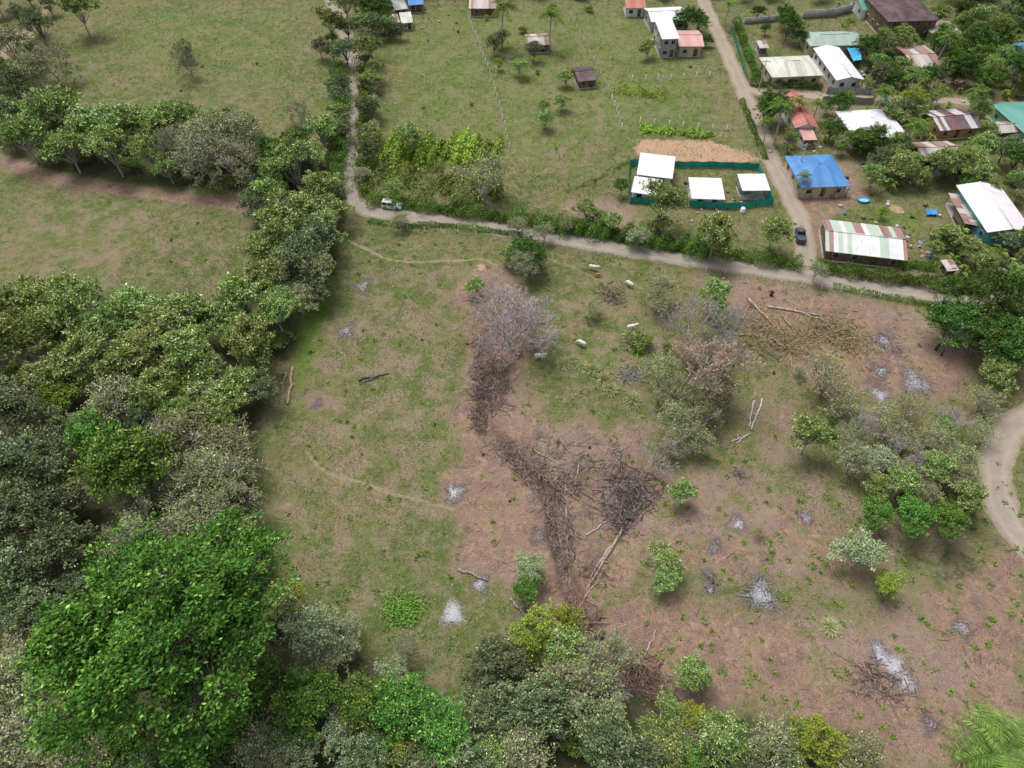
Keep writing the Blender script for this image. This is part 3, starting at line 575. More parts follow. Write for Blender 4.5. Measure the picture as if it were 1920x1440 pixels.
wall('concrete_wall',[(1503,35),(1560,32),(1597,22)],2.2,WM['grey']); wall('concrete_wall',[(1395,45),(1440,42),(1470,38)],1.6,WM['grey'])
# utility poles with wires
pp=[(1352,62),(1408,170),(1478,330)]; PL=[np.array([*P(u+14,v)[:2],0]) for u,v in pp]
for q in PL:
    e=empty('utility_pole',q); b=MB(); b.tubes([(0,0,-.3)],[(0,0,8)],.16,.1,8); b.box((0,0,7.5),(1.8,.1,.12)); 
    for x in (-.8,0,.8): b.tubes([(x,0,7.55)],[(x,0,7.8)],.05,.03,6)
    b.obj('pole',[M_slab],e)
b=MB()
for a,c in zip(PL[:-1],PL[1:]):
    for x in (-.8,0,.8):
        t=np.linspace(0,1,13)[:,None]; s=a+[x,0,7.8]+(c-a)*t-np.array([0,0,1.2])*(4*t*(1-t)); b.tubes(s[:-1],s[1:],.018,.018,3)
b.obj('power_line',[M_wire])
# ------------------------------------------------------------------ hedges
def hedge(name,px,w,h,cA=(.045,.105,.02),cB=(.165,.27,.055),dens=34,L_=.36,lump=.25):
    L=smooth(PW(px),5); s=np.r_[0,np.cumsum(np.linalg.norm(np.diff(L,axis=0),axis=1))]; n=int(s[-1]*(w+2*h)*dens)
    t=rng.uniform(0,s[-1],n); x=np.interp(t,s,L[:,0]); y=np.interp(t,s,L[:,1]); T_=np.gradient(L,axis=0); T_/=np.linalg.norm(T_,axis=1,keepdims=True)
    tx=np.interp(t,s,T_[:,0]); ty=np.interp(t,s,T_[:,1]); a=rng.uniform(0,math.pi,n); r=rng.uniform(.6,1,n)*(1+lump*np.sin(t*.9+3*np.sin(t*.13))*1+lump*.7*np.sin(t*2.3+a*2))
    ox=np.cos(a)*w/2*r; oz=np.sin(a)**.6*h*r; B_=np.stack([x-ty*ox,y+tx*ox,oz+hgt(x,y)],1)
    out=np.stack([-ty*np.cos(a),tx*np.cos(a),np.sin(a)+.3],1); f=rng.random((n,1)); b=MB()
    b.leaves(B_,out*.5+rng.normal(0,.7,(n,3)),out+rng.normal(0,.5,(n,3)),L_*rng.uniform(.6,1.2,n),L_*.5,(np.array(cA)*(1-f)+np.array(cB)*f)*(1+.25*np.sin(t*.5)*np.sin(t*.17+1))[:,None],0)
    o=L[0]; b.V=[v-np.array([o[0],o[1],0]) for v in b.V]; return b.obj(name,[M_leaf],loc=(o[0],o[1],0))
hedge('hedge',[(690,380),(780,390),(860,402),(960,416),(1100,436),(1200,454),(1300,472),(1400,487),(1500,503)],3.2,2.2,lump=.35)
hedge('hedge',[(1530,505),(1620,520),(1740,536),(1850,550)],3,2.0,(.03,.085,.018),(.12,.22,.04))
hedge('hedge',[(1000,425),(1100,437),(1200,452),(1330,478)],4.5,2.4,lump=.5)
hedge('hedge',[(690,415),(760,425),(830,424),(980,442)],1.4,.7,(.06,.13,.02),(.16,.26,.06))
hedge('hedge',[(1560,538),(1700,565),(1840,582)],1.6,.7,(.06,.13,.02),(.16,.26,.06),18)
hedge('hedge',[(1405,160),(1470,163),(1540,168)],1.6,1.8,(.04,.10,.02),(.10,.19,.04))
hedge('hedge',[(678,120),(684,180),(682,240),(678,300),(680,350),(692,372)],3,2,lump=.5); hedge('hedge',[(640,130),(645,200),(640,270),(636,340),(640,375)],3,2.2,lump=.5)
hedge('hedge',[(1380,40),(1400,100),(1420,150)],2,1.6); hedge('hedge',[(1390,190),(1412,245),(1435,300)],1.2,1)
hedge('hedge',[(1550,478),(1640,492),(1760,505)],2.4,1.5,(.07,.15,.03),(.2,.3,.07))
hedge('hedge',[(1060,360),(1100,345),(1140,325),(1185,300)],1.4,.8,(.08,.15,.03),(.2,.3,.07),14,lump=.8)
hedge('tall_grass',[(690,286),(760,284),(840,284),(940,286)],9,1.7,(.14,.23,.035),(.36,.47,.09),22,.7,.55)
hedge('tall_grass',[(1200,243),(1270,250),(1340,256)],2.5,.8,(.16,.26,.035),(.36,.46,.09),20,.6,.5)
hedge('tall_grass',[(700,325),(780,338),(850,350),(940,362)],11,1.3,(.09,.16,.03),(.23,.33,.08),12,.6,.6)
hedge('tall_grass',[(1150,165),(1190,175),(1250,182)],5,.8,(.14,.23,.035),(.30,.40,.08),9,.5,.7)
# ------------------------------------------------------------------ trees
T('g',(60,560,125),(150,585,130),(250,575,115),(340,600,130),(450,575,120),(520,590,100),(40,650,140),(160,680,140),(270,655,130),(370,675,130),(470,650,120),(300,735,120),(400,740,120),(460,715,90),(200,620,110),(90,620,120),(-20,600,120),(230,700,100),(110,720,110),(430,610,90))
T('g',(555,320,110),(610,360,100),(540,410,120),(600,430,100),(500,470,90),(510,360,80),(620,400,80),(500,535,100),(545,460,90),(575,300,80))
T('d',(570,490,120),(600,460,90),(590,540,80)); T('o',(600,510,90),(560,560,80),(530,510,90)); T('m',(520,305,80),(560,275,75),(540,340,60))
T('d',(40,780,170),(80,860,150),(30,900,170),(60,980,170),(120,1040,150),(20,1080,160),(120,940,130),(70,1150,130),(150,1110,100))
T('G',(245,880,180),(180,830,110)); T('o',(210,760,120),(330,820,140),(420,830,120),(400,900,130),(330,920,120),(450,890,90))
T('t',(290,1000,150),(390,990,150),(450,1030,110),(440,950,110),(230,1010,110),(350,900,120)); T('o',(370,1030,90),(260,950,100)); T('g',(420,790,90),(340,780,80),(410,860,70)); T('y',(120,760,80),(360,740,70)); T('b',(250,930,90),(60,1000,90),(400,960,80))
T('B',(325,1235,450)); T('G',(440,1130,120),(150,1330,150),(240,1400,150),(350,1400,150),(430,1370,120)); T('o',(230,1060,110),(60,1200,120))
T('o',(40,1280,170),(60,1390,170),(150,1440,140),(490,1400,130)); T('d',(290,1450,150),(400,1450,130)); T('p',(590,1190,120),(650,1200,90),(740,1260,80),(640,1390,120),(540,1150,80),(550,1420,110))
T('G',(580,1320,140),(680,1320,130),(760,1330,140),(830,1390,140),(500,1290,110)); T('y',(740,1400,110),(600,1290,80),(550,1120,60)); T('d',(870,1430,130),(480,1220,100),(700,1420,110)); T('o',(620,1240,80),(850,1340,80)); T('b',(600,1210,80))
T('d',(930,1250,130),(920,1330,140),(1010,1330,150),(1130,1400,160)); T('o',(1060,1290,140),(980,1410,140),(1440,1400,120),(1600,1425,110)); T('y',(1000,1195,110),(1060,1165,75),(1310,1350,80),(1520,1395,110))
T('t',(1110,1260,170),(1130,1330,150),(1050,1250,110),(960,1230,90)); T('b',(1140,1290,120),(1060,1340,100)); T('g',(1350,1390,120),(1240,1400,110),(1300,1265,80),(1260,1320,70)); T('d',(1190,1430,120),(1400,1440,100)); T('G',(1480,1440,100),(1290,1440,100))
T('p',(1600,865,80),(1650,855,75),(1615,1035,110),(1700,830,60)); T('g',(1690,910,75),(1750,880,75),(1810,940,75),(1650,920,65),(1870,700,85),(1515,825,90),(1770,800,50))
T('G',(1640,965,75),(1710,975,85),(1780,980,80)); T('w',(1550,710,120),(1590,760,90),(1660,800,90),(1850,750,80),(1790,860,80),(1740,820,80),(1700,770,80),(1840,810,70),(1600,820,70)); T('o',(1730,930,70),(1680,880,60),(1800,900,70)); T('y',(1665,1100,60),(1750,940,50),(1700,880,40))
T('b',(1700,850,90),(1620,800,80),(1780,790,70)); T('m',(1860,580,120),(1790,605,110),(1900,640,130),(1910,560,100),(1840,640,90))
T('t',(90,110,90),(560,205,45),(350,110,65)); T('o',(20,90,100),(60,130,70)); T('d',(30,170,90),(10,220,80)); T('g',(150,25,80),(345,95,40))
T('g',(100,225,110),(170,235,110),(240,225,90),(300,235,100),(50,265,90),(345,230,80),(130,285,90),(210,285,100),(20,215,80),(280,290,80)); T('o',(390,260,110),(450,255,100)); T('t',(440,290,120),(380,290,120),(470,270,80),(330,285,90)); T('w',(400,300,90),(350,300,90))
T('g',(650,10,60),(620,50,60),(690,95,60),(690,150,50),(605,250,75),(630,210,50)); T('d',(645,95,60),(700,50,50),(640,160,45),(650,50,50),(640,240,50),(750,60,30),(600,90,40)); T('m',(700,20,60),(720,40,40)); T('p',(700,200,45),(695,240,40),(690,290,40)); T('o',(680,330,40),(690,60,40))
T('g',(975,125,42),(1022,222,42),(1055,190,38),(1060,145,38),(1215,90,40),(1020,200,30)); T('y',(935,122,22)); T('w',(910,345,110)); T('y',(895,335,40),(930,350,40)); T('g',(770,262,55),(740,350,40),(860,380,40))
T('c',(940,35,60),(1032,40,55),(1365,10,40)); T('d',(925,85,40),(1000,95,40),(940,70,40)); T('m',(1290,38,48),(1312,40,44),(1265,50,26),(1325,75,26)); T('G',(1165,350,34))
T('g',(1100,395,55),(1240,395,90),(1340,450,95),(1450,440,75),(1130,410,40),(1150,420,40),(1240,430,50)); T('p',(1195,445,50),(1020,435,45),(1530,510,45)); T('o',(1060,420,35),(970,425,35))
T('m',(985,470,70),(1000,490,60)); T('g',(955,475,50),(893,535,45),(1340,555,75),(1350,590,50),(1280,930,60)); T('p',(985,500,60),(1000,1055,75)); T('o',(1240,540,70),(1235,570,50),(1265,775,80),(1245,745,50)); T('w',(1110,580,50),(1300,830,80),(1420,1000,30),(750,415,50),(1240,700,80),(1310,760,100),(1330,640,60))
T('b',(955,590,185),(930,560,110),(1000,600,120),(965,620,130),(1300,600,120),(1370,605,90),(1345,640,80),(1240,850,90)); T('r',(1335,700,150),(1290,660,80)); T('w',(1310,660,70),(1350,730,90),(1260,840,70)); T('t',(1310,790,100),(1280,730,80),(1350,750,70),(765,1215,60))
T('g',(1248,1050,75),(1245,1085,60)); T('G',(985,1105,60)); T('g',(1005,1085,40))
T('k',(1060,680,32),(1075,676,30),(1092,688,28),(1113,692,32),(1136,708,32),(1145,728,32),(1190,747,34),(1185,640,34),(1182,628,30),(1558,1175,36),(1200,640,24)); T('s',(1208,640,50)); T('v',(1195,655,22))
T('P',(1900,1405,190),(1890,1440,140))
# village greenery
T('m',(1450,195,75),(1435,215,50),(1480,50,55),(1468,30,45),(1630,90,50),(1640,262,55),(1560,240,52),(1675,145,40),(1740,150,45),(1610,270,40),(1800,130,60),(1500,70,35)); T('y',(1712,190,55),(1655,400,26)); T('g',(1638,335,50),(1700,310,75),(1760,315,65),(1520,300,20),(1690,270,50),(1800,310,60),(1780,440,60),(1820,470,60),(1840,500,60),(1750,470,40))
T('c',(1465,225,55),(1655,180,50),(1500,195,40),(1710,150,55),(1700,250,50),(1770,85,50),(1590,45,30),(1810,290,50),(1440,240,35),(1535,195,35),(1505,340,34),(1830,190,50),(1700,60,35),(1850,130,45),(1760,180,40))
fill([(1640,20),(1960,0),(1960,560),(1860,520),(1800,330),(1700,330),(1600,280),(1560,200),(1640,200)],1,3.1,list('nnsgnmdGgc'),.35,.75)
fill([(1810,0),(2000,0),(2000,180),(1840,180)],2,5.,list('mdgGn'),.6,1.0)
fill([(1400,10),(1600,5),(1600,50),(1410,70)],1,9,list('nsm'),.3,.5)
fill([(1740,430),(1960,440),(1960,580),(1860,560),(1760,520)],1,3.0,list('nnnsgg'),.4,.75)
fill([(1640,270),(1810,300),(1790,350),(1640,350)],1,3.,list('nnsgd'),.4,.7); fill([(1430,190),(1600,190),(1620,290),(1450,280)],1,3.3,list('nnsgcm'),.3,.55); fill([(1530,90),(1700,50),(1700,170),(1610,170)],1,3.4,list('nsgmd'),.3,.5)
fill([(600,-10),(1960,-10),(1960,-120),(600,-120)],2,8,list('gdms'),.6,1.0); fill([(690,0),(760,-5),(740,60),(700,70)],2,5,list('gds'),.5,.8); fill([(860,5),(1110,5),(1090,40),(930,55),(890,30)],2,10,list('gdsn'),.4,.65)
fill([(700,60),(900,60),(960,280),(700,250)],.3,9,list('svv'),.08,.22); fill([(960,110),(1300,90),(1380,240),(1000,310)],.3,9,list('svv'),.08,.2); fill([(200,60),(600,60),(600,190),(480,230),(220,180)],.3,12,list('svv'),.08,.2)
fill([(-200,-30),(620,-30),(620,-140),(-200,-140)],2,9,list('gdos'),.8,1.1)
fill([(-100,0),(110,0),(80,100),(-60,230),(-150,200)],2,8,list('dgso'),.6,1.0)
# forest fill + understorey
fill(FOREST,3,6.8,list('sgodtss'),.6,.95,avoid=False); fill([(-60,210),(330,215),(490,240),(490,335),(330,340),(120,310),(-60,265)],1,4.8,list('ssgw'),.5,.8)
fill([(480,330),(610,300),(640,400),(620,500),(570,580),(480,560),(480,420)],1,4.8,list('ssgd'),.5,.8); fill([(900,1250),(1100,1210),(1200,1330),(1640,1390),(1640,1700),(900,1700)],1,4.8,list('ssogd'),.5,.8,avoid=False)
fill([(1590,880),(1700,850),(1850,840),(1840,970),(1680,990)],1,4.8,list('ssswwg'),.3,.55); fill([(1760,560),(1960,560),(1960,680),(1800,660)],1,5,list('sm'),.5,.8)
fill([(1230,640),(1330,640),(1350,800),(1230,870)],1,5,list('sww'),.25,.45); fill([(610,0),(730,0),(710,120),(700,340),(625,340)],1,5,list('sdg'),.4,.7)
fill([(1490,640),(1640,760),(1600,800),(1480,720)],1,10,list('ww'),.25,.4); fill([(1060,560),(1300,520),(1280,900),(1180,700)],1,18,list('sw'),.12,.2)
# ------------------------------------------------------------------ brush piles, logs
BR=[(.36,.27,.22),(.25,.185,.155),(.46,.37,.31),(.17,.125,.11),(.38,.30,.26)]
def brush(b,cx,cy,r,n,hh,l0=1.,l1=3.2,cols=BR,rad=(.025,.075),axis=None):
    a=rng.uniform(0,6.28,n); rr=r*rng.random(n)**.62*1.15; x=cx+np.cos(a)*rr; y=cy+np.sin(a)*rr; L=rng.uniform(l0,l1,n)*np.where(rng.random(n)<.08,1.8,1)
    d=rng.uniform(0,6.28,n) if axis is None else rng.normal(axis,.8,n); el=rng.normal(.05,.22,n)
    z=hgt(x,y)+rng.random(n)*hh*np.clip(1-(rr/r)**2*.8,0,1)*.75+.06; dd=np.stack([np.cos(d)*np.cos(el),np.sin(d)*np.cos(el),np.sin(el)],1)*L[:,None]/2; c=np.stack([x,y,z],1); ra=rng.uniform(rad[0],rad[1],n)
    mid=c+rng.normal(0,.14,(n,3)); col=np.array(cols)[rng.integers(0,len(cols),n)]
    b.tubes(c-dd,mid,ra,ra*.8,4,0,col); b.tubes(mid,c+dd,ra*.8,ra*.35,4,0,col)
def pile(name,lst,**k):
    b=MB()
    for q in lst:
        u,v,r,n,h=q[:5]; x,y,t=P(u,v); brush(b,x,y,r*t/F,n,h,**{**k,**({'axis':q[5]} if len(q)>5 else {})})
    return b.obj(name,[M_col])
pile('brush_pile',[(900,640,20,70,.6),(910,665,24,80,.8),(905,695,26,130,1.3),(930,690,24,80,1.),(925,720,28,130,1.3),(900,735,26,110,1.1),(925,750,26,90,1.),(902,770,22,90,.9),(895,795,14,40,.5),(940,760,20,30,.4)])
pile('brush_pile',[(935,825,22,60,.6,2.3),(955,845,26,90,.8,2.3),(980,868,28,90,.8,2.3),(1005,890,28,80,.8,2.3),(1030,915,30,100,.9,2.0),(1040,945,26,80,.8,1.8),(1050,975,24,90,.9,1.7),(1060,1005,22,80,.8,1.5),(1066,1040,20,60,.7,1.5),(1080,870,55,90,.3),(1025,850,40,50,.3),(1110,920,50,80,.25),(1060,900,30,70,.5,.8)])
pile('brush_pile',[(1170,895,32,90,.7),(1195,910,34,80,.7),(1180,940,38,120,.9),(1205,935,30,60,.6),(1160,960,30,90,.8),(1170,985,26,60,.6),(1215,915,34,50,.4),(1150,920,30,40,.3)],cols=[(.24,.185,.17),(.15,.12,.115),(.35,.29,.27),(.09,.075,.07),(.44,.37,.33)])
pile('brush_pile',[(1105,1150,22,90,.8),(1095,1175,18,60,.6),(1080,1110,22,60,.6,1.6),(1120,1070,30,50,.4),(1180,1240,34,80,.7,2.4),(1210,1260,34,90,.7,2.4),(1240,1290,34,60,.6,2.4),(1130,1210,26,30,.3)],cols=[(.36,.21,.17),(.26,.17,.14),(.42,.33,.28)])
pile('brush_pile',[(1145,555,26,100,.6)]); pile('brush_pile',[(1183,702,20,100,.6)],cols=[(.42,.38,.36),(.52,.49,.46),(.25,.22,.2)])
pile('brush_pile',[(1625,1275,30,60,.3),(1650,1290,28,50,.3),(1640,1255,22,20,.2),(1690,1305,30,20,.15)]); pile('burnt_branches',[(1427,1117,40,60,.12),(1665,650,34,90,.25),(1715,722,32,40,.15),(1650,705,24,30,.15),(1512,972,16,20,.15),(852,922,24,20,.12),(1330,1090,18,22,.12),(1390,888,20,36,.15),(1155,848,24,40,.12),(1805,1180,16,14,.1),(1338,1030,14,12,.1),(1680,1255,40,20,.1)],cols=[(.08,.075,.08),(.35,.34,.37),(.15,.13,.125),(.5,.49,.52)],l0=.5,l1=1.8,rad=(.02,.05))
pile('felled_tree_branches',[(1420,600,42,60,.8),(1440,640,45,90,1),(1480,650,45,80,.9),(1520,610,45,70,.8),(1560,625,40,90,.9),(1590,600,30,40,.6),(1600,650,30,50,.6)],cols=[(.42,.30,.20),(.48,.40,.33),(.33,.29,.17)],l0=1.2,l1=4)
b=MB(); n=2600
cx=np.array([P(u,v)[:2] for u,v in [(1420,600),(1450,640),(1490,650),(1530,625),(1570,620),(1600,650)]])[rng.integers(0,6,n)]+rng.normal(0,2.2,(n,2)); f=rng.random((n,1))
b.leaves(np.c_[cx,hgt(cx[:,0],cx[:,1])+rng.random(n)*.9],rng.normal(0,1,(n,3)),rng.normal(0,.4,(n,3))+[0,0,1],.4,.22,np.array((.2,.22,.08))*(1-f)+np.array((.48,.38,.15))*f); b.obj('wilted_leaves',[M_leaf])
b=MB(); n=3600; x=rng.uniform(-18,78,n); y=rng.uniform(22,108,n); a,bm=samp(x,y); k=(a[:,0]>.5)&(rng.random(n)<.6)&(bm[:,1]<.3); x=x[k];y=y[k]; n=len(x); d=rng.uniform(0,6.28,n); L=rng.uniform(.3,1.6,n)/2; z=hgt(x,y)+.06; r=rng.uniform(.015,.045,n)
b.tubes(np.c_[x-np.cos(d)*L,y-np.sin(d)*L,z],np.c_[x+np.cos(d)*L,y+np.sin(d)*L,z+.06],r,r*.6,4,0,np.array(BR)[rng.integers(0,5,n)]); b.obj('scattered_twigs',[M_col])
def log(u0,v0,u1,v1,r0,r1,col,name='log'):
    a=np.array(P(u0,v0)[:2]); c=np.array(P(u1,v1)[:2]); n=6; t=np.linspace(0,1,n+1); q=a[None]+(c-a)[None]*t[:,None]; N=np.array([-(c-a)[1],(c-a)[0]]); N/=np.linalg.norm(N)
    q=q+N*np.r_[0,rng.normal(0,.12,n-1),0][:,None]; z=np.maximum(hgt(q[:,0],q[:,1]),np.linspace(hz(*a),hz(*c),n+1)); R_=np.linspace(r0,r1,n+1); Q3=np.c_[q,z+R_*.9]; Q3-=np.r_[a,0]
    b=MB(); b.tubes(Q3[:-1],Q3[1:],R_[:-1],R_[1:],8,0,col); b.tubes([Q3[3]],[Q3[3]+np.r_[N*.6,.35]],R_[3]*.5,R_[3]*.3,5,0,col); return b.obj(name,[M_col],loc=(a[0],a[1],0),smooth=False)
PB=(.55,.49,.43); TB=(.45,.33,.24)
for q in [(536,698,528,738,.2,.14,(.42,.35,.28)),(549,690,539,757,.28,.2,(.55,.42,.3)),(1415,750,1404,800,.15,.1,(.65,.6,.55)),(1429,747,1409,806,.16,.1,(.7,.65,.6)),(1372,828,1400,815,.16,.1,PB),(1380,830,1408,812,.14,.1,PB),(860,1068,915,1088,.2,.13,(.45,.39,.33)),(957,1122,992,1162,.2,.12,PB),(672,713,728,698,.22,.1,(.15,.13,.12)),(680,716,715,700,.15,.1,(.25,.22,.2)),
 (1402,562,1470,628,.26,.12,(.65,.55,.44)),(1440,575,1540,592,.26,.13,(.62,.54,.45)),(1500,585,1575,612,.2,.1,PB),(1376,627,1440,632,.15,.1,PB),(1465,590,1500,640,.18,.1,TB),(1168,988,1098,1108,.26,.16,(.48,.38,.29)),(1160,1000,1105,1080,.18,.12,PB),(1062,950,1072,1090,.18,.12,(.46,.36,.29)),(1050,980,1066,1080,.16,.1,(.42,.33,.27)),(1090,1120,1130,1075,.16,.1,TB),(1010,1145,1060,1120,.1,.06,PB),(1210,1230,1230,1180,.1,.06,PB),(1035,890,1110,960,.13,.07,TB),(1075,880,1050,950,.12,.07,TB),(230,900,290,925,.12,.06,PB),(960,880,1000,905,.12,.08,TB),(1115,1215,1170,1235,.12,.07,(.36,.24,.2)),(1085,870,1075,930,.12,.07,PB),(1100,1000,1160,960,.12,.07,PB),(1000,840,1050,870,.1,.06,PB)]: log(*q)
for u,v,r,h in [(1446,553,.35,1.0),(905,850,.25,.3),(955,938,.2,.25),(1105,840,.22,.3),(1450,700,.2,.5),(1755,655,.25,1.5),(1765,665,.15,1.2),(1690,770,.12,3.0)]:
    x,y,_=P(u,v); b=MB(); b.tubes([(0,0,-.2)],[(.05,0,h)],r,r*.7,8,0,(.07,.06,.055)); b.tubes([(0,0,h*.5)],[(r*1.6,.1,h*.9)],r*.4,r*.2,5,0,(.08,.07,.06)); b.obj('tree_stump',[M_col],loc=(x,y,hz(x,y)))
# ------------------------------------------------------------------ grass, weeds, litter
def scatter(name,n,reg,cond,L0,L1,cA,cB,flat,mat,asp=.35):
    x=rng.uniform(reg[0],reg[1],n); y=rng.uniform(reg[2],reg[3],n); a,bm=samp(x,y); k=cond(a,bm,x,y)>rng.random(n)
    for R_,w in ((R_main,2.2),(R_north,2),(R_loop,2.4)): k&=dline(x,y,R_,5)>w
    x=x[k];y=y[k];n=len(x); f=np.clip(rng.random((n,1))*.7+.3*(np.sin(x*.13+2)*np.cos(y*.17)*.5+.5)[:,None],0,1)
    az=rng.uniform(0,6.28,n); el=rng.normal(.15,.15,n) if flat else rng.uniform(.5,1.4,n); d=np.stack([np.cos(az)*np.cos(el),np.sin(az)*np.cos(el),np.abs(np.sin(el))],1)
    b=MB(); Ls=rng.uniform(L0,L1,n); b.leaves(np.c_[x,y,hgt(x,y)+.01],d,np.tile([0,0,1.],(n,1))+rng.normal(0,.3,(n,3)),Ls,Ls*asp,np.array(cA)*(1-f)+np.array(cB)*f,0,.3); b.obj(name,[mat])
pat=lambda x,y:np.clip(.5+.5*np.sin(x*.35+1.5*np.sin(y*.21))*np.sin(y*.41+1.3*np.sin(x*.27))+.35*np.sin(x*1.3+y*.9)*np.sin(y*1.7-x*.6),0,1)
scatter('grass',280000,(-75,85,18,135),lambda a,bm,x,y:(1-np.clip(a[:,0]*.95,0,1))*(1-np.clip(a[:,1],0,1))*(1-a[:,2])*(1-bm[:,1])*(1-bm[:,2])*(.05+.95*pat(x,y)),.12,.36,(.09,.145,.035),(.23,.26,.095),False,M_leaf)
scatter('grass',130000,(-170,170,125,250),lambda a,bm,x,y:(1-a[:,0])*(1-bm[:,1])*(.1+.9*pat(x*.7,y*.7)),.2,.55,(.09,.155,.035),(.23,.28,.085),False,M_leaf)
scatter('leaf_litter',150000,(-30,85,18,118),lambda a,bm,x,y:np.clip(a[:,0],0,1)*(1-np.clip(a[:,1]+a[:,2]*.7,0,1))*(.1+.9*pat(x*1.7,y*1.3)),.08,.26,(.21,.135,.10),(.64,.53,.45),True,M_lit,.5)
scatter('leaf_litter',60000,(-75,85,18,118),lambda a,bm,x,y:(.15+.5*bm[:,3]),.08,.2,(.25,.2,.13),(.56,.5,.4),True,M_lit,.5)
b=MB(); n=1900; x=rng.uniform(-70,82,n); y=rng.uniform(20,120,n); a,bm=samp(x,y); pr=np.where((x>10)&(y<62),.9,.35)*(1-np.clip(a[:,1]+a[:,2],0,1)); k=(rng.random(n)<pr)&(dline(x,y,R_main)>3)&(bm[:,2]<.5); x=x[k];y=y[k]
for xx,yy in zip(x,y):
    m=rng.integers(8,28); r=rng.uniform(.12,.5); d=rdir(m,.1); f=rng.random((m,1)); b.leaves(np.array([xx,yy,hz(xx,yy)])+d*[r,r,.1]*rng.random((m,1)),d,rng.normal(0,.3,(m,3))+[0,0,1],rng.uniform(.25,.5,m),.2,np.array((.09,.17,.03))*(1-f)+np.array((.22,.34,.08))*f,0)
b.obj('weeds',[M_leaf])
b=MB(); n=900
cx=np.array(P(757,1143)[:2])+rng.normal(0,1.1,(n,2))+np.array([(-.9,.5),(1,.3),(0,-1)])[rng.integers(0,3,n)]; f=rng.random((n,1)); b.leaves(np.c_[cx,hgt(cx[:,0],cx[:,1])+rng.random(n)*.5],rng.normal(0,1,(n,3)),rng.normal(0,.3,(n,3))+[0,0,1],.35,.24,np.array((.08,.19,.03))*(1-f)+np.array((.2,.34,.06))*f); b.obj('weed_patch',[M_leaf])
# ------------------------------------------------------------------ skinned animals and people
def skinned(name,verts,edges,mat,parent=None,sub=2):
    me=D.meshes.new(name); me.from_pydata([v[:3] for v in verts],edges,[]); o=D.objects.new(name,me); COL.objects.link(o)
    m=o.modifiers.new('Skin','SKIN'); m.use_smooth_shade=True
    for i,v in enumerate(verts):
        r=v[3]; me.skin_vertices[0].data[i].radius=(r,r); me.skin_vertices[0].data[i].use_root=(i==0)
    s=o.modifiers.new('Sub','SUBSURF'); s.levels=sub; s.render_levels=sub; me.materials.append(mat)
    if parent:o.parent=parent
    return o
M_cw=simple('cream_hide',(.8,.76,.68),.8,.1,2); M_cb=simple('tan_hide',(.46,.24,.12),.8,.2,2); M_dk=simple('dark_horn',(.08,.07,.06),.6,.1)
def cow(u,v,ang,mat,graze=True,s=.9):
    x,y,_=P(u,v); e=empty('cow',(x,y,hz(x,y)),ang); e.scale=(s,s,s)
    hd=[(.88,0,.95,.17),(1.12,0,.62,.125),(1.26,0,.40,.12),(1.36,0,.16,.075)] if graze else [(.90,0,1.28,.18),(1.12,0,1.40,.14),(1.30,0,1.32,.13),(1.52,0,1.14,.08)]
    V=[(-.2,0,1.0,.36),(.35,0,1.02,.35),(.62,0,1.10,.27)]+hd+[(-.62,0,1.06,.31),(-.86,0,1.12,.17),(.38,0,1.40,.13)]
    E=[(0,1),(1,2),(2,3),(3,4),(4,5),(5,6),(0,7),(7,8),(1,9)]
    for sy in (-1,1):
        k=len(V); V+=[(.48,sy*.2,.78,.14),(.46,sy*.22,.42,.075),(.50,sy*.22,.07,.06)]; E+=[(1,k),(k,k+1),(k+1,k+2)]
        k=len(V); V+=[(-.62,sy*.2,.78,.17),(-.52,sy*.23,.56,.10),(-.78,sy*.23,.40,.065),(-.74,sy*.23,.07,.055)]; E+=[(7,k),(k,k+1),(k+1,k+2),(k+2,k+3)]
        k=len(V); q=V[4]; V+=[(q[0]-.02,sy*.16,q[2]+.05,.05),(q[0]-.05,sy*.3,q[2]+.03,.035)]; E+=[(4,k),(k,k+1)]
    k=len(V); V+=[(-.96,0,.95,.035),(-.98,0,.55,.03),(-.97,0,.4,.05)]; E+=[(8,k),(k,k+1),(k+1,k+2)]
    skinned('body',V,E,mat,e)
    b=MB(); q=np.array(V[4][:3])
    for sy in (-1,1): b.tubes([q+[0,sy*.08,.1]],[q+[-.02,sy*.2,.26]],.03,.01,6)
    for px_,py_ in ((.5,.22),(.5,-.22),(-.74,.23),(-.74,-.23)): b.tubes([(px_,py_,0)],[(px_,py_,.08)],.075,.06,8)
    b.obj('horns_and_hooves',[M_dk],e)
cow(1112,505,-.35,M_cw,False); cow(1180,537,2.4,M_cw); cow(1183,619,.2,M_cw,False); cow(1090,647,2.6,M_cw); cow(1011,675,.05,M_cw,False); cow(1121,518,.2,M_cb,True,.65); cow(972,667,1.0,M_cb,True,.8)
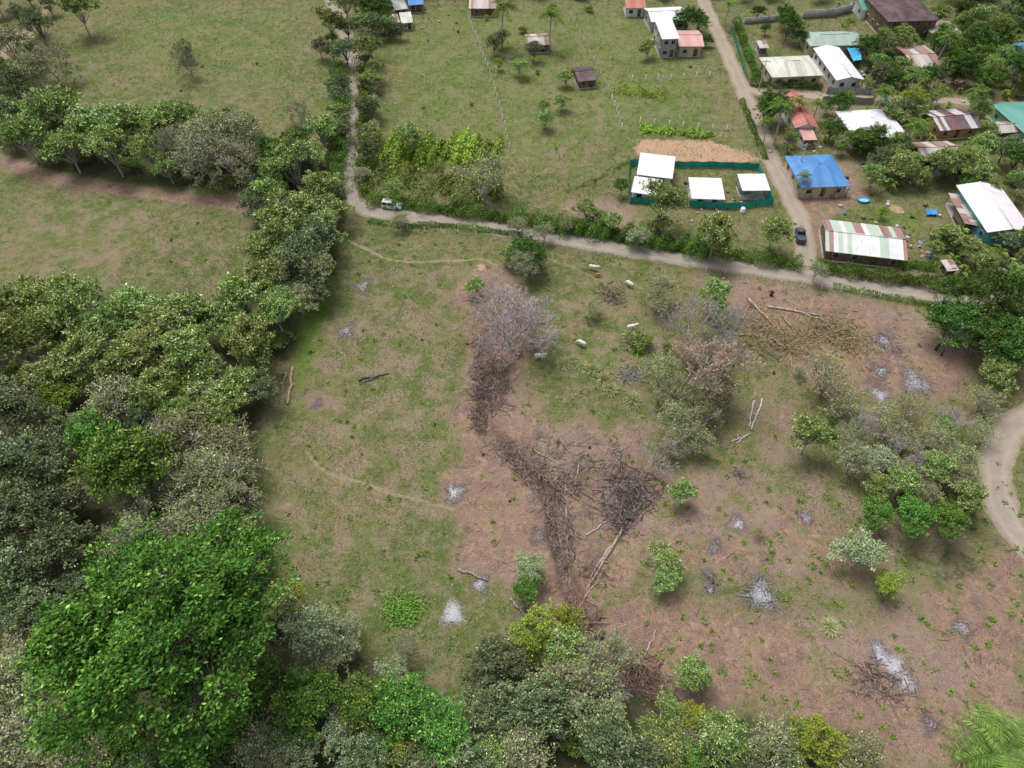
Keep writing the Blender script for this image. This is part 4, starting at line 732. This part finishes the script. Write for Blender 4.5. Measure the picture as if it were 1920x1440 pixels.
def person(u,v,ang,shirt,trous,step):
    x,y,_=P(u,v); t=NT('clothes'); sp=t.n('ShaderNodeSeparateXYZ'); t.l(t.tc.outputs['Object'],sp.inputs[0]); cr=t.n('ShaderNodeValToRGB'); cr.color_ramp.interpolation='CONSTANT'; els=cr.color_ramp.elements
    stops=[(0,(.05,.04,.04)),(.045,trous),(.5,shirt),(.80,(.35,.2,.13)),(.91,(.02,.015,.012))]
    els[0].position=0; els[0].color=(*stops[0][1],1); els[1].position=stops[1][0]; els[1].color=(*stops[1][1],1)
    for p_,c_ in stops[2:]: q=els.new(p_); q.color=(*c_,1)
    t.l(t.math('DIVIDE',sp.outputs[2],1.85),cr.inputs[0]); t.bsdf(cr.outputs[0],.8)
    e=empty('person',(x,y,.06),ang)
    V=[(0,0,.95,.15),(0,0,1.15,.14),(0,0,1.38,.16),(0,0,1.5,.06),(0,.01,1.62,.095),(0,.0,1.72,.09)]; E=[(0,1),(1,2),(2,3),(3,4),(4,5)]
    for s in (-1,1):
        k=len(V); V+=[(s*.1,0,.85,.1),(s*.11,s*step*.5,.48,.07),(s*.11,s*step-.04,.08,.05),(s*.11,s*step+.14,.04,.04)]; E+=[(0,k),(k,k+1),(k+1,k+2),(k+2,k+3)]
        k=len(V); V+=[(s*.2,0,1.4,.065),(s*.26,-s*step*.3,1.13,.048),(s*.26,-s*step*.6+.05,.9,.035),(s*.26,-s*step*.7+.07,.8,.032)]; E+=[(2,k),(k,k+1),(k+1,k+2),(k+2,k+3)]
    skinned('body',V,E,t.m,e)
person(1244,467,1.3,(.75,.75,.75),(.05,.06,.1),.25); person(1257,471,1.3,(.1,.09,.1),(.04,.04,.05),-.22)
# ------------------------------------------------------------------ vehicles
M_tire=simple('tyre',(.03,.03,.03),.9,.1); M_hub=simple('hub',(.4,.4,.42),.4,.1,metal=.6); M_wp=simple('white_paint',(.78,.78,.78),.3,.04,spec=.5); M_dp=simple('dark_paint',(.06,.09,.11),.3,.05,spec=.5); M_lamp=simple('lamp_lens',(.7,.7,.65),.2,.1); M_tl=simple('tail_lens',(.5,.03,.02),.3,.1)
def car(name,u,v,ang,paint,L=4.3,Wd=1.8,pickup=False):
    x,y,_=P(u,v); e=empty(name,(x,y,.06),ang); w=Wd/2; l=L/2
    def loft(prof,mat,nm):
        b=MB(); n=len(prof); a=[(p[0],-p[2],p[1]) for p in prof]; c=[(p[0],p[2],p[1]) for p in prof]
        V=a+c; b.add(V,[[i,(i+1)%n,n+(i+1)%n,n+i] for i in range(n)][::-1]); b.add(a,[list(range(n))]); b.add(c,[list(range(n))[::-1]])
        o=b.obj(nm,[mat],e); m=o.modifiers.new('Bevel','BEVEL'); m.width=.05; m.segments=3; return o
    loft([(-l,.45,w*.92),(-l,.85,w*.95),(-l+.1,1.0,w*.95),(l-1.25,1.02,w*.96),(l-.15,.88,w*.9),(l,.7,w*.88),(l,.42,w*.88),(l-.3,.3,w*.92),(-l+.3,.3,w*.92)],paint,'body')
    r=l-1.2; bk=-l+.05 if not pickup else -.35
    loft([(bk,1.0,w*.9),(bk+.15,1.58,w*.74),(r-.75,1.58,w*.74),(r,1.0,w*.88)],M_glass,'glasshouse')
    b=MB(); b.box(((bk+.15+r-.75)/2,0,1.62),(abs(r-.75-bk-.15)+.1,w*1.5,.07)); 
    for s in (-1,1):
        for xa,xb in ((bk+.1,bk+.2),((bk+r)/2-.2,(bk+r)/2-.2),(r,r-.75)): b.tubes([(xa,s*w*.9,1.0)],[(xb,s*w*.755,1.6)],.05,.045,6)
        b.box((r-.1,s*(w+.06),1.08),(.14,.2,.13))
    b.obj('roof_and_pillars',[paint],e)
    if pickup:
        b=MB(); 
        for s in (-1,1): b.box(((-l+bk)/2,s*w*.9,1.12),(bk+l-.1,.08,.22))
        b.box((-l+.06,0,1.12),(.08,w*1.75,.22)); b.obj('cargo_bed',[paint],e)
    for i,(a,s) in enumerate([(1,1),(1,-1),(-1,1),(-1,-1)]):
        b=MB(); b.tubes([(a*(l-.8),s*(w-.22),.36)],[(a*(l-.8),s*(w+.0),.36)],.36,.35,20); b.tubes([(a*(l-.8),s*(w-.0),.36)],[(a*(l-.8),s*(w+.02),.36)],.2,.18,14,1); b.obj('wheel_%d'%(i+1),[M_tire,M_hub],e)
    b=MB()
    for s in (-1,1): b.box((l-.02,s*w*.65,.74),(.08,.32,.16),0); b.box((-l,s*w*.82,.8),(.06,.16,.3),1)
    b.box((l+.01,0,.66),(.05,.8,.16),2); b.obj('lights',[M_lamp,M_tl,M_tire],e)
car('suv',736,390,math.radians(-10),M_wp,4.2); car('pickup_truck',1499,446,math.radians(80),M_dp,4.7,1.8,True); car('car',1660,22,.3,M_wp)
# ------------------------------------------------------------------ yard objects
M_bl=simple('blue_plastic',(.05,.35,.7),.4,.1); M_wat=simple('pool_water',(.35,.65,.72),.08,.1,spec=.6)
def pool(u,v,r):
    x,y,_=P(u,v); e=empty('paddling_pool',(x,y,hz(x,y))); b=MB(); k=28
    for j in range(k):
        a0,a1=j*2*math.pi/k,(j+1)*2*math.pi/k; b.tubes([(r*1.4*math.cos(a0),r*math.sin(a0),.28)],[(r*1.4*math.cos(a1),r*math.sin(a1),.28)],.13,.13,8); b.tubes([(r*1.4*math.cos(a0),r*math.sin(a0),.12)],[(r*1.4*math.cos(a1),r*math.sin(a1),.12)],.12,.12,8)
    b.obj('rim',[M_bl],e); b=MB(); b.add([(r*1.36*math.cos(j*2*math.pi/k),r*.97*math.sin(j*2*math.pi/k),.2) for j in range(k)],[list(range(k))]); b.obj('water',[M_wat],e)
pool(1618,378,.85)
M_tank=simple('tank_black',(.04,.04,.045),.4,.1)
for u,v,m in [(1625,137,M_tank),(1790,470,M_tank),(1392,397,M_wp)]:
    x,y,_=P(u,v); e=empty('water_tank',(x,y,hz(x,y))); b=MB(); rr=.5; pr=[(0,rr),(.9,rr),(1.15,rr*.8),(1.25,rr*.3),(1.35,rr*.3)]
    for (z0,r0),(z1,r1) in zip(pr[:-1],pr[1:]): b.tubes([(0,0,z0)],[(0,0,z1)],r0,r1,16)
    b.obj('shell',[m],e)
def tarp(name,px,z,col):
    L=PW(px,z); o=L.mean(0); b=MB(); n=8; V=[];
    for i in range(n+1):
        for j in range(n+1):
            s,t=i/n,j/n; p=(L[0]*(1-s)+L[1]*s)*(1-t)+(L[3]*(1-s)+L[2]*s)*t-o; V.append((p[0],p[1],z+.12*math.sin(i*1.7)*math.cos(j*1.3)-.25*math.sin(s*math.pi)*math.sin(t*math.pi)))
    b.add(V,[[i*(n+1)+j,(i+1)*(n+1)+j,(i+1)*(n+1)+j+1,i*(n+1)+j+1] for i in range(n) for j in range(n)]); e=empty(name,(o[0],o[1],0)); b.obj('sheet',[simple('tarp',col,.5,.15)],e)
    b=MB()
    for q in L: b.tubes([(q[0]-o[0],q[1]-o[1],-.2)],[(q[0]-o[0],q[1]-o[1],z)],.04,.04,6)
    b.obj('poles',[M_post],e)
tarp('tarpaulin',[(1588,90),(1612,90),(1616,112),(1600,114)],2.2,(.08,.45,.7)); tarp('tarpaulin',[(1660,244),(1690,240),(1694,254),(1668,258)],1.9,(.1,.5,.55)); tarp('tarpaulin',[(762,-6),(790,-8),(794,4),(766,6)],2.2,(.08,.3,.6)); tarp('tarpaulin',[(1736,392),(1756,392),(1758,402),(1738,402)],.6,(.05,.3,.65))
b=MB()
for cu,cv,n,sp in [(1640,140,40,2.5),(1790,160,25,4),(1730,465,40,2.5),(1880,480,30,3),(1300,395,15,3),(1340,360,20,4),(800,30,30,8),(1700,440,15,4),(1930,120,20,5),(1600,330,20,6),(1680,400,25,8),(1480,270,20,5),(1560,170,20,6),(1230,330,10,2)]:
    x,y,_=P(cu,cv)
    for i in range(n):
        c=[(.5,.5,.5),(.08,.08,.09),(.6,.55,.5),(.1,.25,.4),(.4,.2,.12),(.25,.18,.12),(.7,.7,.68)][rng.integers(0,7)]; w=rng.uniform(.15,.8,3); b.box((x+rng.normal(0,sp),y+rng.normal(0,sp),w[2]*.3),(w[0],w[1],w[2]*.6),0,c,rng.uniform(0,3))
b.obj('yard_junk',[M_col])
# ------------------------------------------------------------------ camera, light
cam=D.cameras.new('camera'); co=D.objects.new('camera',cam); COL.objects.link(co); co.location=(0,0,H); co.rotation_euler=(math.radians(40),0,0)
cam.sensor_fit='HORIZONTAL'; cam.sensor_width=36; cam.lens=36*F/1920; cam.clip_end=9000; cam.clip_start=.5; SC.camera=co
EL,AZ=66,-35
w=D.worlds.new('World'); SC.world=w; w.use_nodes=True; nt=w.node_tree; bg=nt.nodes['Background']; sk=nt.nodes.new('ShaderNodeTexSky'); sk.sky_type='NISHITA'; sk.sun_disc=False; sk.sun_elevation=math.radians(EL); sk.sun_rotation=math.radians(AZ); sk.dust_density=4; sk.air_density=1
hs=nt.nodes.new('ShaderNodeHueSaturation'); hs.inputs['Saturation'].default_value=.4; nt.links.new(sk.outputs[0],hs.inputs['Color']); nt.links.new(hs.outputs[0],bg.inputs[0]); bg.inputs[1].default_value=.15
s=D.lights.new('sun','SUN'); s.energy=2.0; s.angle=math.radians(26); s.color=(1,.98,.95); so=D.objects.new('sun',s); COL.objects.link(so)
az=math.radians(AZ); dirv=Vector((math.sin(az)*math.cos(math.radians(EL)),math.cos(az)*math.cos(math.radians(EL)),math.sin(math.radians(EL)))); so.rotation_euler=dirv.to_track_quat('Z','Y').to_euler(); so.location=(0,60,120)
SC.view_settings.view_transform='Standard'; SC.view_settings.look='None'; SC.view_settings.exposure=0
print('OBJ',len(D.objects))
